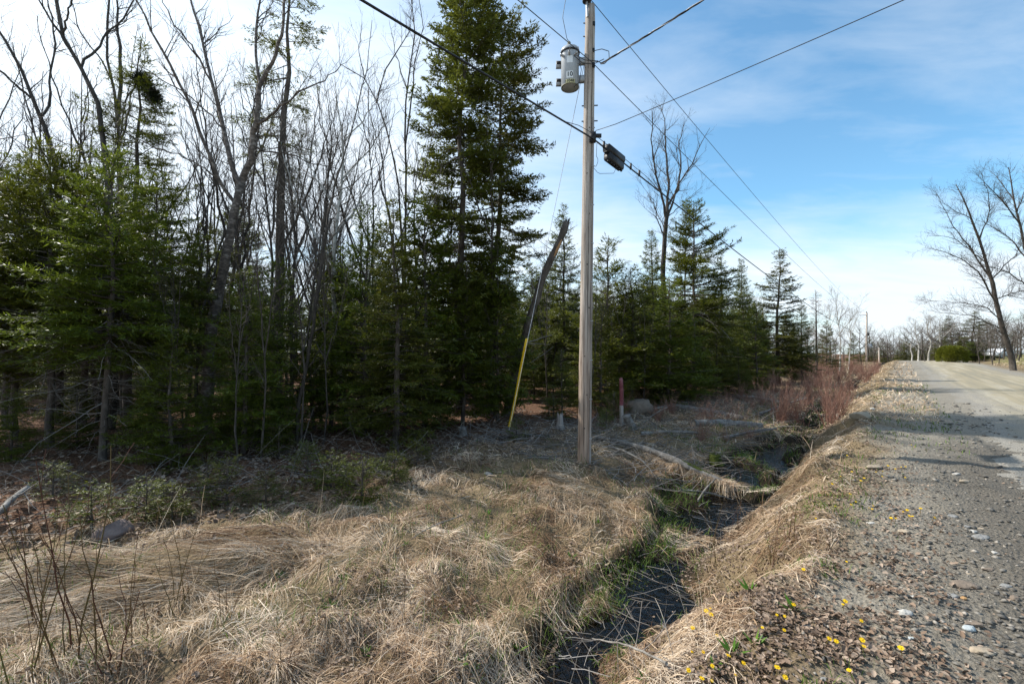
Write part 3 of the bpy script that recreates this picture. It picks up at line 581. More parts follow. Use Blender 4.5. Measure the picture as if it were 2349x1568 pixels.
traced('bare_tree', 'thin bare tree with crooked leaning stem left of the tallest spruce', 406, 17.,
       ([(1190, 1150), (1180, 800), (1165, 520), (1150, 430), (1120, 340), (1090, 270), (1070, 230), (1030, 200), (1000, 190)], .09, .02),
       [([(1100, 300), (1130, 200), (1200, 90), (1210, 0), (1215, -90)], .04, .01, 1), ([(1070, 230), (1050, 150), (1060, 70)], .03, .008, -.8)], basepx=1190, d1=2.0, l1=1.3, d2=4, l2=.7, d3=5, l3=.3, f1=.4)
traced('bare_tree', 'bare tree with upright twin stems against the left side of the tallest spruce', 407, 16.,
       ([(1200, 1150), (1185, 800), (1190, 500), (1185, 350), (1195, 230), (1215, 100), (1205, 0), (1215, -100)], .08, .02),
       [([(1190, 420), (1205, 300), (1215, 190), (1240, 80), (1225, -30)], .045, .012, -.6), ([(1195, 260), (1160, 160), (1140, 60)], .03, .008, .8)], basepx=1200, d1=2.2, l1=1.1, d2=4, l2=.6, d3=5, l3=.3, f1=.4)
traced('bare_tree', 'tall bare tree forking into many upright limbs right of the pole', 408, 23.,
       ([(1942, 1160), (1945, 900), (1942, 780), (1946, 690), (1955, 640), (1955, 600)], .24, .15),
       [([(1950, 650), (1935, 560), (1918, 500), (1908, 420), (1912, 330)], .11, .025, -1), ([(1955, 600), (1960, 540), (1950, 430), (1945, 350), (1935, 310)], .11, .02, .8), ([(1955, 610), (1985, 560), (1995, 480), (1990, 420), (2005, 360)], .10, .02, 1.2),
        ([(1955, 640), (1985, 545), (2020, 490), (2050, 430), (2080, 375)], .09, .014, -1.2), ([(1948, 690), (1925, 640), (1915, 590), (1905, 575)], .05, .02, -.6), ([(1946, 680), (1920, 610), (1895, 560), (1880, 540)], .04, .01, 1), ([(1975, 640), (2010, 590), (2060, 545)], .04, .008, 1)],
       basepx=1940, d1=2.6, l1=1.7, d2=4, l2=.9, d3=5, l3=.45, f1=.12, rs=.62)
# big leaning maple beside the road on the right and its neighbours
traced('maple_tree', 'large leaning bare maple beyond the road at the right edge', 409, 36.,
       ([(2965, 1050), (2950, 1000), (2930, 930), (2918, 880), (2905, 820), (2890, 770), (2870, 700), (2845, 640), (2825, 590), (2800, 540)], .42, .06),
       [([(2955, 1010), (2930, 960), (2890, 945), (2850, 925), (2800, 920), (2740, 915)], .12, .015, 2), ([(2920, 890), (2895, 850), (2870, 800), (2820, 760), (2760, 735), (2710, 725)], .13, .015, -2), ([(2905, 820), (2870, 770), (2830, 710), (2790, 660), (2760, 600), (2740, 560)], .13, .015, 1.5),
        ([(2890, 770), (2850, 740), (2800, 700), (2750, 690), (2710, 690)], .09, .012, 2), ([(2870, 700), (2900, 620), (2895, 560), (2870, 500)], .09, .012, -2), ([(2905, 820), (2950, 770), (2990, 740), (3060, 700)], .10, .015, -2),
        ([(2918, 880), (2960, 860), (3010, 850), (3080, 850)], .09, .015, 2), ([(2845, 640), (2800, 620), (2760, 590), (2735, 560)], .06, .01, -2), ([(2935, 940), (2890, 900), (2840, 890), (2780, 885), (2720, 880)], .09, .012, -3)],
       basepx=2968, d1=3.8, l1=1.8, d2=4.4, l2=1.1, d3=3.4, l3=.6, f1=.10, ang=(.35, .85), up=.04, curl=.05, sides=9, rs=.5, rmin=.005)
traced('maple_tree', 'tall bare maple behind the leaning one, half outside the frame', 410, 38.,
       ([(3030, 1045), (3025, 900), (3010, 760), (2990, 660), (2972, 600), (2962, 540), (2955, 490)], .32, .05),
       [([(3010, 760), (2960, 700), (2900, 660), (2850, 640)], .11, .014, 2), ([(2990, 660), (2940, 590), (2890, 540), (2850, 500)], .10, .014, -2), ([(2970, 590), (2940, 545), (2915, 515), (2900, 500)], .08, .012, 2), ([(2980, 620), (3010, 540), (3020, 480)], .09, .012, 0), ([(3020, 850), (2960, 800), (2900, 780), (2840, 770)], .10, .012, -2)],
       basepx=3032, d1=3.8, l1=1.8, d2=4.4, l2=1.1, d3=3.0, l3=.6, f1=.10, ang=(.35, .85), up=.04, curl=.05, rs=.55, rmin=.005)

# ------------------------------------------------------------------ individual conifers (centre pixel, distance, top pixel, width)
CON = [
 (FIR[0], 40, 10.6, 350, 1.0, 'fir_tree', 'dense near fir at the far left edge of the forest'),
 (FIR[1], 118, 9.9, 325, 1.05, 'fir_tree', 'dense near fir with dark trunk, second from the left edge'),
 (FIR[2], 238, 8.9, 345, 1.0, 'fir_tree', 'dense near fir with grey dead lower branches, right of the second one'),
 (FIR[0], 350, 10.5, 400, 1.1, 'fir_tree', 'fir whose long boughs reach toward the birch trunk'),
 (FIR[1], -70, 9.6, 520, 1.2, 'fir_tree', 'low fir cut off by the left edge of the picture'),
 (FIR[2], 190, 12.5, 390, 1.2, 'fir_tree', 'taller fir behind the near firs at left'),
 (FIR[1], 20, 12.0, 385, 1.2, 'fir_tree', 'tall shaded fir behind the far left firs'),
 (FIRL[0], 395, 8.6, 745, 1.1, 'fir_tree', 'short shaded fir left of the birch trunk foot'),
 (FIRL[1], 560, 9.6, 612, 1.1, 'fir_tree', 'young sunlit yellow-green fir just right of the birch trunk'),
 (FIRL[0], 640, 11.5, 590, 1.1, 'fir_tree', 'young fir under the grey-trunked spruce'),
 (CED[0], 760, 12.5, 560, 1.0, 'cedar_tree', 'loose green cedar between the slender tree and the spruces'),
 (FIRL[1], 835, 12.0, 470, .9, 'fir_tree', 'narrow fir left of the dense spruce with visible foot'),
 (SPR[0], 905, 10.6, 455, 1.25, 'spruce_tree', 'dense mid-height spruce with thin trunk foot, left of the tallest one'),
 (CED[1], 975, 13.0, 470, 1.15, 'cedar_tree', 'cedar with pale green sprays at the left foot of the tallest spruce'),
 (CED[0], 1060, 13.2, 600, 1.1, 'cedar_tree', 'cedar with bright fan sprays in front of the tallest spruce'),
 (CED[1], 1140, 14.2, 560, 1.05, 'cedar_tree', 'cedar with hanging sprays just left of the yellow guy guard'),
 (FIRL[0], 1225, 19., 760, 1.2, 'fir_tree', 'low fir behind the leaning dead trunk'),
 (SPR[1], 1296, 21., 468, .95, 'spruce_tree', 'spire-topped spruce directly behind the broken top of the dead trunk'),
 (FIRL[1], 1290, 14.5, 800, 1.2, 'fir_tree', 'low bushy fir between the guy guard and the pole'),
 (FIRL[0], 1388, 17.5, 540, .95, 'fir_tree', 'flat-topped fir just right of the pole'),
 (FIRL[1], 1375, 15.5, 700, 1.1, 'fir_tree', 'short bright fir behind the foot of the pole, right side'),
 (FIRL[1], 1445, 17.5, 610, 1.15, 'fir_tree', 'dark fir behind the red-topped stake'),
 (SPR[2], 1500, 20., 520, .8, 'spruce_tree', 'thin-spired spruce at the foot of the tall forked tree'),
 (FIRL[0], 1530, 18., 640, 1.15, 'fir_tree', 'broad dark fir right of the thin-spired spruce'),
 (SPR[0], 1572, 23., 462, .55, 'spruce_tree', 'narrow spire touching the broad pointed fir'),
 (FIR[1], 1592, 22., 463, .85, 'fir_tree', 'broad pointed sunlit fir, tallest right of the pole'),
 (SPR[1], 1657, 24., 572, .7, 'spruce_tree', 'narrow spruce between the broad fir and the dark spire'),
 (SPR[2], 1711, 27., 588, .75, 'spruce_tree', 'dark narrow spire left of the evenly tiered spruce'),
 (SPR[0], 1786, 27., 570, 1.15, 'spruce_tree', 'evenly tiered pointed spruce, last tall one toward the road'),
 (FIRL[0], 1735, 23.5, 688, .85, 'fir_tree', 'light green young fir in front of the dark spire'),
 (FIRL[1], 1640, 21., 735, 1.1, 'fir_tree', 'young fir at the foot of the broad pointed fir'),
 (FIRL[1], 1694, 20.5, 795, .9, 'fir_tree', 'smallest fir at the edge of the red thicket'),
 (SPR[1], 1838, 28., 690, .95, 'spruce_tree', 'dark spruce tucked against the right side of the tiered one'),
 (FIRL[0], 1590, 19.5, 745, 1.2, 'fir_tree', 'low fir with shaded skirt below the broad pointed fir'),
 (FIRL[1], 1893, 38., 735, .8, 'fir_tree', 'small fir behind the bare larch'),
 (FIRL[0], 1958, 52., 762, .8, 'fir_tree', 'small bright fir left of the far utility pole'),
 (FIR[2], 480, 13.5, 520, 1.1, 'fir_tree', 'shaded fir behind the birch trunk'),
 (FIR[0], 545, 17., 470, 1.0, 'fir_tree', 'distant fir showing through the birch fork'),
]
for i, (pr, px, D, ty, wd_, nm, lb) in enumerate(CON):
    plant(pr, nm, lb, 'tree', at_ground(px, D), top_h(px, D, ty), wd_ * (1.2 if px > 1380 else 1.0), i * 1.37)
for i, (px, D, h, lb) in enumerate([(30, 8.6, 1.5, 'waist-high young fir at the left edge'), (180, 9.8, 1.6, 'young fir right of the second left trunk'), (360, 10.4, 2.2, 'young fir half hidden behind dead twigs'), (530, 10.6, 1.3, 'small young fir just right of the birch foot'), (1000, 12.5, 1.4, 'small young fir before the tallest spruce')]):
    plant(FIRL[i % 2], 'fir_tree', lb, 'tree', at_ground(px, D), h, 1.15, i * 2.2)
# leafless larch by the clearing
g = np.random.default_rng(55); D = 32.; b = at_ground(1872, D); h = top_h(1872, D, 665)
tp = np.stack([np.zeros(8), np.zeros(8), np.linspace(-.1, h, 8)], -1); tk = MB().tubes(tp, np.linspace(.10, .012, 8)[None], 6)
zs = np.linspace(1.0, h - .1, 90); L = 1.5 * (1 - zs / h) ** .7 * g.uniform(.6, 1.1, 90) + .12; a = g.uniform(0, 6.28, 90); f = np.linspace(0, 1, 5)
BP = np.stack([L[:, None] * f * np.cos(a)[:, None], L[:, None] * f * np.sin(a)[:, None], zs[:, None] + L[:, None] * (.12 * f + g.normal(0, .05, (90, 1)) * f)], -1); BR = np.maximum(.012 * (1 - .8 * f)[None] * np.ones((90, 1)), .002)
wd = MB().tubes(BP, BR, 3, False); c2, r2 = sprout(g, BP, BR, 14, .1, .35, (.5, 1.2), 0., .6, 4, .12); wd.tubes(c2, np.maximum(r2, .0035), 3, False); c3, r3 = sprout(g, c2, r2, 14, .1, .12, (.5, 1.2), 0., .6, 3, .1); wd.tubes(c3, np.maximum(r3, .003), 3, False)
unique({'trunk': (tk.mesh('trunk', True), 'bark'), 'branches': (wd.mesh('branches'), 'larch')}, 'larch_tree', 'leafless brown larch with level branches beside the tiered spruce', 'tree', b)
# background forest
used = []
def free(x, y, r):
    for (a, c, q) in used:
        if (a - x) ** 2 + (c - y) ** 2 < (r + q) ** 2: return False
    used.append((x, y, r)); return True
g = np.random.default_rng(99)
def fill(n, D0, D1, px0, px1, tmax, protos, hr, r, wr=(.85, 1.15), deep='deep inside the forest'):
    cnt = tries = 0
    while cnt < n and tries < 6000:
        tries += 1; D = D0 + (D1 - D0) * g.uniform() ** 1.3; px = g.uniform(px0, px1); x = (px - CX) / FPX * D; s_, t_ = st(x, D)
        if t_ > tmax or not free(x, D, r): continue
        nm, pr = protos[g.integers(len(protos))]; h = g.uniform(*hr) * (1 + (D - 12) / 110)
        ad = {'fir_tree': 'fir standing in the shade', 'spruce_tree': 'slim spruce standing in the shade', 'cedar_tree': 'cedar standing in the shade', 'bare_tree': 'bare tree', 'pale_tree': 'pale-barked bare tree', 'thin_tree': 'thin dark-stemmed bare tree'}[nm]
        plant(pr, {'pale_tree': 'bare_tree', 'thin_tree': 'bare_tree'}.get(nm, nm), ad + ' ' + deep, 'tree', (x, D, float(H(x, D))), h, g.uniform(*wr), g.uniform(0, 6.28), ad + ' ' + deep); cnt += 1
CONS = [('fir_tree', q) for q in FIR + FIRL] + [('spruce_tree', q) for q in SPR] + [('cedar_tree', q) for q in CED]
LOWC = [('fir_tree', q) for q in FIRL + FIRL] + [('cedar_tree', q) for q in CED]
BARE = [('thin_tree', q) for q in POLET + POLET] + [('bare_tree', q) for q in DECI[:1]] + [('pale_tree', q) for q in ASP[:1]]
fill(14, 14, 22, -150, 480, -11, LOWC, (2.0, 3.8), .5, deep='behind the near firs at left')
fill(9, 13.5, 21, -150, 1250, -11, LOWC, (1.6, 3.6), .5, deep='in the understorey behind the front row')
fill(50, 17, 44, -200, 1250, -13, CONS, (4.0, 6.2), .7)
fill(95, 22, 62, 1150, 1980, -9.0, CONS, (3.6, 5.6), .8, deep='behind the firs right of the pole')
fill(70, 11.5, 45, -200, 1240, -9.5, BARE, (6.5, 10.5), .3)
fill(26, 12.5, 26, -150, 760, -10.5, BARE[:8], (9, 13.5), .3, deep='with top lost above the left of the picture')
fill(30, 20, 55, 1180, 1900, -12, BARE, (5.0, 7.0), .4, deep='behind the firs right of the pole')
fill(50, 42, 95, -250, 1900, -20, CONS, (6, 8), 1.0, (1.2, 1.6), deep='at the back of the forest')
# slender stems at the edge of the wood
for i, (px, D, ty, lb) in enumerate([(548, 8.6, 520, 'thin leaning grey sapling right of the birch foot'), (600, 8.9, 430, 'thin straight grey sapling with pale foot right of the birch'), (420, 9.4, 560, 'thin dark sapling left of the birch foot'), (690, 9.6, 420, 'smooth brown young tree leaning right near the forest edge'),
                                    (742, 10.2, 500, 'thin stem standing before the shaded leaf floor'), (735, 13.5, 330, 'thin bare stem behind the slender forked tree'), (1355, 15., 640, 'thin pale stem seen just left of the pole'), (1425, 16.5, 600, 'thin pale stem above the red-topped stake'),
                                    (1480, 16.2, 690, 'spindly grey stem right of the red-topped stake'), (1255, 17., 560, 'thin white stem left of the spire-topped spruce')]):
    plant(POLET[i % 4], 'sapling_tree', lb, 'tree', at_ground(px, D), top_h(px, D, ty), .75, i * 2.1)
# beyond the clearing on the left, toward the far pole
for i, (px, D, ty, pr, lb) in enumerate([(1925, 42., 665, ASP[0], 'white-stemmed birch beyond the red thicket, left stem'), (1905, 41., 690, ASP[1], 'leaning pale birch just left of the white-stemmed one'), (1945, 46., 705, ASP[2], 'pale forked birch right of the white-stemmed one'),
                                        (1975, 58., 735, DECI[0], 'bare grey tree just left of the far pole'), (2005, 62., 770, DECI[1], 'low spreading bare tree with crooked limbs right of the far pole'), (1985, 50., 790, DECI[2], 'leaning low bare tree in front of the far pole')]):
    plant(pr, 'birch_tree' if i < 3 else 'bare_tree', lb, 'tree', at_ground(px, D), top_h(px, D, ty), 1.0 if i < 3 else 1.5, i * 1.9)
g = np.random.default_rng(123)
for i in range(90):
    s_ = g.uniform(44, 120); t_ = g.uniform(-30, -7.5); x, y = xy(s_, t_); plant(DECI[i % 3] if i % 3 else ASP[i % 2], 'bare_tree', 'bare grey tree in the far wood left of the road', 'tree', (x, y, float(H(x, y))), g.uniform(3.5, 7.0), 1.6, i, 'bare trees of the far wood at left')
# right side beyond the crest
RB = [(2105, 66, 735, ASP[0], 'bare_tree', 'leftmost bare aspen with bushy crown beyond the road crest'), (2128, 68, 722, ASP[1], 'bare_tree', 'white-trunked aspen beyond the road crest'), (2150, 70, 728, ASP[2], 'bare_tree', 'aspen standing nearest the pointed dark spruce'), (2090, 84, 748, ASP[1], 'bare_tree', 'small far aspen nearest the road gap'),
      (2186, 74, 726, SPR[2], 'spruce_tree', 'pointed dark spruce behind the clipped hedge'), (2233, 72, 716, SPR[0], 'spruce_tree', 'broader spruce right of the pointed one behind the hedge'), (2262, 76, 735, SPR[1], 'spruce_tree', 'spruce half hidden behind the leaning maple'), (2165, 72, 775, FIRL[0], 'fir_tree', 'low dark fir among the white aspen trunks'),
      (2208, 62, 776, CED[0], 'cedar_tree', 'untrimmed cedar touching the clipped hedge'), (2230, 60, 788, CED[1], 'cedar_tree', 'spreading low cedar beside the lawn'), (2255, 60, 790, FIRL[1], 'fir_tree', 'low fir bordering the lawn'), (2320, 66, 760, SPR[2], 'spruce_tree', 'shaded spruce behind the foot of the maple')]
for i, (px, D, ty, pr, nm, lb) in enumerate(RB): plant(pr, nm, lb, 'tree', at_ground(px, D), top_h(px, D, ty - 4), 2.1 if nm != 'bare_tree' else 2.0, i * 1.3)
for i, (px, D, ty) in enumerate([(2245, 52, 760), (2275, 54, 750), (2300, 58, 735), (2290, 50, 775), (2335, 50, 740), (2360, 60, 720), (2385, 48, 735), (2215, 70, 745), (2265, 66, 742), (2240, 84, 742), (2200, 86, 748), (2170, 88, 745), (2280, 80, 735), (2310, 78, 728), (2340, 76, 722), (2365, 72, 705), (2320, 45, 770), (2350, 43, 765), (2275, 48, 782), (2255, 58, 772), (2225, 78, 752), (2300, 66, 748), (2330, 62, 745), (2390, 60, 715), (2140, 80, 735), (2110, 78, 740), (2160, 66, 738), (2190, 64, 742), (2120, 62, 742), (2235, 60, 735), (2330, 55, 730), (2280, 60, 725), (2300, 70, 715), (2250, 78, 728), (2205, 90, 735)]):
    plant(DECI[i % 3], 'bare_tree', 'small spreading bare tree in the tangle behind the leaning maple', 'tree', at_ground(px, D), top_h(px, D, ty), 1.9, i * .9, 'bare trees behind the maple')
for i in range(46):
    px = 1990 + i * 3.6 + g.uniform(-3, 3); D = g.uniform(130, 210); x = (px - CX) / FPX * D; con = i % 3 == 0
    plant(SPR[i % 3] if con else DECI[i % 3], 'spruce_tree' if con else 'bare_tree', 'tiny dark conifer on the far skyline beyond the crest' if con else 'tiny bare tree on the far skyline beyond the crest', 'tree', (x, D, float(H(x, D))), g.uniform(9, 13), 1.5, i, 'far skyline conifers' if con else 'far skyline bare trees')

# ------------------------------------------------------------------ utility pole, transformer, wires
PB = at_ground(1339, 9.0); PT = P(1353.5, 14, 9.0)
axis = (PT - PB) / np.linalg.norm(PT - PB); HP = float(np.linalg.norm(PT - PB))
def onp(z): return PB + (PT - PB) * (z / HP)                      # point on the pole axis, z metres up
pole = thing('utility_pole', 'weathered grey-brown wooden utility pole standing on the grassy bank', 'utility pole', PB)
g = np.random.default_rng(3); K = 40; q = np.linspace(-.25, HP, K); p = np.array([axis * z for z in q]); r = np.interp(q, [0, HP], [.135, .098]) * (1 + .012 * g.normal(size=K)); r[-1] *= .93
obj('shaft', MB().tubes(p, r[None], 20).mesh('shaft', True), M['timber'], pole)
RGT = np.array([1., 0, 0]); FRT = np.array([0, -1., 0])
def rad(z): return float(np.interp(z, [0, HP], [.135, .098]))
q = np.linspace(-.02, HP - 2.3, 24); p = np.array([axis * z + RGT * rad(z) * .70 + FRT * rad(z) * .78 for z in q]); obj('ground_wire_moulding', MB().tubes(p, np.full((1, 24), .021), 6).mesh('moulding', True), M['oldwood'], pole)
for z in np.linspace(.5, HP - 2.5, 9):
    c = axis * z + RGT * rad(z) * .74 + FRT * rad(z) * .84; obj('staple', MB().box(c, (.055, .03, .012)).mesh('staple'), M['metal'], pole)
for z, wdt in ((HP - .42, .05), (HP - 1.25, .06), (HP - .95, .045)):                      # bolt washers on the face
    c = axis * z + RGT * rad(z) * .62 + FRT * rad(z) * .80; obj('bolt_plate', MB().box(c, (wdt, .03, wdt * 1.6)).mesh('plate'), M['ink'], pole)
for z in (HP - 1.13, HP - 2.02, HP - 2.33):
    c = axis * z + RGT * rad(z); obj('through_bolt', MB().tubes(np.array([c - RGT * .25, c + RGT * .07 + np.array([0, 0, .012])]), np.full((1, 2), .012), 6).mesh('bolt'), M['wire'], pole)
for z in (HP - .35, HP - .62): 
    c = axis * z - RGT * rad(z); obj('bolt_end', MB().tubes(np.array([c, c - RGT * .035]), np.full((1, 2), .012), 6).mesh('bolt'), M['wire'], pole)
for k_, (za, zb, fx) in enumerate([(.3, 3.6, .55), (2.2, 5.2, .10), (4.6, HP - .3, .40), (.2, 1.6, -.35), (5.5, HP - .1, -.45), (3.4, 6.4, .78)]):
    q = np.linspace(za, zb, 22); fy = math.sqrt(1 - fx * fx); wv = np.cumsum(g.normal(0, .012, 22)); p = np.array([axis * z + RGT * rad(z) * (fx + wv[i]) + FRT * rad(z) * math.sqrt(max(0, 1 - (fx + wv[i]) ** 2)) for i, z in enumerate(q)]); obj('drying_crack', MB().tubes(p, (np.sin(np.linspace(0, 3.14, 22)) * .0042 + .001)[None], 4).mesh('crack'), M['ink'], pole)
for k_, (z, fx) in enumerate([(1.35, .1), (2.1, -.3), (3.05, .3), (3.9, -.1), (4.9, .2), (5.7, -.35), (6.6, .0), (7.5, .3), (.7, -.2)]):
    c = axis * z + RGT * rad(z) * fx + FRT * rad(z) * math.sqrt(1 - fx * fx) * .985; obj('knot', MB().lathe(c, [(.002, .004), (.012, .003), (.020, -.004)], 9, axis=RGT * fx + FRT).mesh('knot'), M['firbark'], pole)
# pole-top pin and insulator
ic = PT - PB + np.array([-.075, -.10, -.05]); pin = np.array([ic + np.array([0, 0, -.25]), ic + np.array([-.01, 0, .06])])
obj('insulator_pin', MB().tubes(pin, np.full((1, 2), .024), 8).mesh('pin'), M['metal'], pole)
obj('insulator', MB().lathe(ic + np.array([-.01, 0, .05]), [(.03, 0), (.085, .005), (.09, .03), (.07, .055), (.055, .06), (.075, .075), (.075, .095), (.045, .12), (.05, .15), (.03, .17)], 20).mesh('insulator', True), M['black'], pole)
INS = PB + ic + np.array([-.01, 0, .19])
# telecom bracket
zt = P(1350, 322, 9.0)[2] - PB[2]; cb = axis * zt + FRT * (rad(zt) + .02) + RGT * .06
obj('cable_bracket', MB().box(cb, (.12, .07, .20)).box(cb + RGT * .09 + np.array([0, 0, .03]), (.16, .04, .07)).mesh('bracket'), M['black'], pole)
# --- transformer
TCc = P(1307, 163, 9.05); TR = .178; TH = .72
tx = thing('transformer', 'grey cylindrical transformer can bolted to the pole near its top', 'transformer', TCc)
z0 = -TH / 2; prof = [(TR * .97, z0 + .015), (TR, z0 + .02), (TR, TH / 2 - .03), (TR * 1.0, TH / 2)]
obj('tank', MB().lathe((0, 0, 0), prof, 36).mesh('tank', True), M['tank'], tx)
obj('base_plate', MB().lathe((0, 0, 0), [(TR * .93, z0 + .028), (TR * .93, z0 + .012), (TR * 1.0, z0 + .008), (TR * 1.01, z0 + .03)], 36).mesh('base'), M['tankbase'], tx)
lid = obj('lid', MB().lathe((0, 0, 0), [(TR * 1.07, TH / 2 - .02), (TR * 1.07, TH / 2 + .02), (TR * .95, TH / 2 + .07), (TR * .55, TH / 2 + .11), (.01, TH / 2 + .125)], 36).mesh('lid', True), M['tank'], tx)
obj('clamp_ring', MB().lathe((0, 0, 0), [(TR * 1.06, TH / 2 - .032), (TR * 1.10, TH / 2 - .028), (TR * 1.10, TH / 2 - .002), (TR * 1.06, TH / 2 + .002)], 36).mesh('ring', True), M['ink'], tx)
for a in (-.9, -.2, .45):
    d = np.array([math.sin(a), -math.cos(a), 0]); c = d * (TR + .0) + np.array([0, 0, TH / 2 - .14])
    bs_ = obj('bushing', MB().lathe(c, [(.022, 0), (.028, .02), (.018, .03), (.026, .045), (.016, .055), (.022, .07), (.014, .09)], 12, axis=d + np.array([0, 0, .15])).mesh('bushing', True), M['metal'], tx)
    obj('lead', MB().tubes(resamp([c + d * .08, c + d * .10 + np.array([.02, 0, .05]), c + d * .06 + np.array([.03, 0, .13])], 6), np.full((1, 6), .007), 5).mesh('lead'), M['black'], bs_)
obj('top_bushing', MB().lathe((-.02, -.02, TH / 2 + .10), [(.035, 0), (.045, .02), (.026, .035), (.042, .055), (.024, .07), (.036, .09), (.02, .12)], 14).mesh('bushing', True), M['tankbase'], tx)
for zz in (.17, -.19):                                             # mounting lugs: one set to the pole, one left free
    pc = onp(TCc[2] + zz - PB[2]) - TCc; d = nrm(pc * np.array([1, 1, 0])); ln = np.linalg.norm(pc[:2]) - rad(7) * .7
    Mx = np.stack([d, np.cross([0, 0, 1], d), [0, 0, 1]], 1)
    obj('mounting_arm', MB().box(d * (TR + ln) / 2 + np.array([0, 0, zz]), (ln - TR * .8, .09, .12), Mx).mesh('arm'), M['tank'], tx)
    lg = obj('hanger_lug', MB().box((-TR - .04, .06, zz), (.11, .02, .13)).box((-TR - .04, .09, zz - .05), (.11, .07, .02)).mesh('lug'), M['tank'], tx)
    obj('lug_slot', MB().box((-TR - .045, .045, zz + .025), (.085, .012, .06)).mesh('slot'), M['ink'], lg)
def text_on(parent, txt, size, c, a, mt, zrot=0.):
    cu = bpy.data.curves.new('digits', 'FONT'); cu.body = txt; cu.size = size; cu.align_x = 'CENTER'; cu.align_y = 'CENTER'; cu.offset = size * .022; cu.resolution_u = 4
    o = bpy.data.objects.new('digits_src', cu); col.objects.link(o); bpy.context.view_layer.update()
    me = bpy.data.meshes.new_from_object(o.evaluated_get(bpy.context.evaluated_depsgraph_get())); bpy.data.objects.remove(o); bpy.data.curves.remove(cu)
    k = len(me.vertices); v = np.zeros(k * 3, np.float32); me.vertices.foreach_get('co', v); v = v.reshape(-1, 3)
    R_ = c; th = a + v[:, 0] / R_; out = np.stack([R_ * np.sin(th), -R_ * np.cos(th), v[:, 1] + zrot], -1); me.vertices.foreach_set('co', out.astype(np.float32).ravel()); me.update()
    return obj('digits', me, mt, parent)
def patch(parent, name, a0, a1, zl, zh, rr, mt):
    th = np.linspace(a0, a1, 9); V = np.concatenate([np.stack([rr * np.sin(th), -rr * np.cos(th), np.full(9, z)], -1) for z in (zl, zh)]); i = np.arange(8)
    return obj(name, mesh_np(name, V, np.stack([i, i + 1, i + 10, i + 9], -1)), mt, parent)
ac = math.atan2(-TCc[0], TCc[1]) * -1                              # face the road
ac = -math.atan2(TCc[0], TCc[1])
s1 = patch(tx, 'sticker', ac - .40, ac + .34, -.240, -.105, TR + .002, M['white']); text_on(s1, '10', .125, TR + .004, ac - .03, M['ink'], -.172)
patch(tx, 'faded_sticker', ac - .36, ac + .30, .06, .20, TR + .002, M['white'])
s2 = patch(tx, 'number_plate', ac - .50, ac + .56, z0 + .022, z0 + .095, TR + .003, M['plate']); text_on(s2, '110481', .078, TR + .005, ac + .03, M['ink'], z0 + .058)
# --- wires
LD = np.array([UX, UY, 0])
FPB = np.array([1.43, 9.0, 0]) + LD * 93.; FPB[2] = float(H(FPB[0], FPB[1]))
def span(a, b_, sag, K=60):
    q = np.linspace(0, 1, K) ** 1.6 if np.linalg.norm(a[:2]) < np.linalg.norm(b_[:2]) else np.linspace(0, 1, K)
    return np.array(a)[None] * (1 - q[:, None]) + np.array(b_)[None] * q[:, None] + np.array([0, 0, -4 * sag])[None] * (q * (1 - q))[:, None]
def wire(name, label, pts, r, mt, cat='wire'):
    pts = np.array(pts); b = pts[0]; o = obj(name, MB().tubes(pts - b, np.full((1, len(pts)), r), 6).mesh(name, True), M[mt], None, b); return tag(o, label, cat)
far_top = P(1987, 716, 79.6); far_neu = P(1988, 730, 79.6); far_tel = P(1991, 765, 79.6)
back = -LD * 70
def through(a, far, sag, bk_up=0.):
    bk = np.array(a) + back + np.array([0, 0, bk_up]); q = np.linspace(1, 0, 30) ** 1.6
    left = np.array(a)[None] * (1 - q[:, None]) + bk[None] * q[:, None] + np.array([0, 0, -4 * .8])[None] * (q * (1 - q))[:, None]
    return np.vstack([left[:-1], span(a, far, sag)])
NEU = P(1356, 142, 8.86); TEL = PB + cb + np.array([0, -.05, -.05])
wire('primary_wire', 'thin high wire running from the insulator at the pole top', through(INS, far_top, .9), .008, 'wire')
wire('neutral_wire', 'thin wire passing the pole just beside the transformer', through(NEU, far_neu, .9), .008, 'wire')
wire('telephone_cable', 'thick black cable crossing the pole at mid-height and carrying the splice box', through(TEL, far_tel, 1.1), .016, 'black', 'cable')
# suspension strand just above the cable near the pole
sp_ = span(TEL, far_tel, 1.1)
def telp(d):                                                        # point on the cable d metres beyond the pole
    L = np.r_[0, np.cumsum(np.linalg.norm(np.diff(sp_, axis=0), axis=1))]; return np.array([np.interp(d, L, sp_[:, c]) for c in range(3)])
tdir = nrm(telp(1.6) - telp(.2)); tside = nrm(np.cross(tdir, [0, 0, 1.])); tup = np.cross(tside, tdir); TM = np.stack([tdir, tside, tup], 1)
stp = resamp([TEL - LD * .95 + np.array([0, 0, -.03]), TEL + tup * .07 - LD * .5, TEL + tup * .10, telp(.9) + tup * .11, telp(2.5) + tup * .11, telp(3.1) + tup * .01], 20)
wire('suspension_strand', 'short thin strand lying just above the black cable at the pole', stp, .006, 'wire')
bc = telp(.86)
box = thing('splice_box', 'ribbed black splice box hanging on the telephone cable beside the pole', 'splice box', bc)
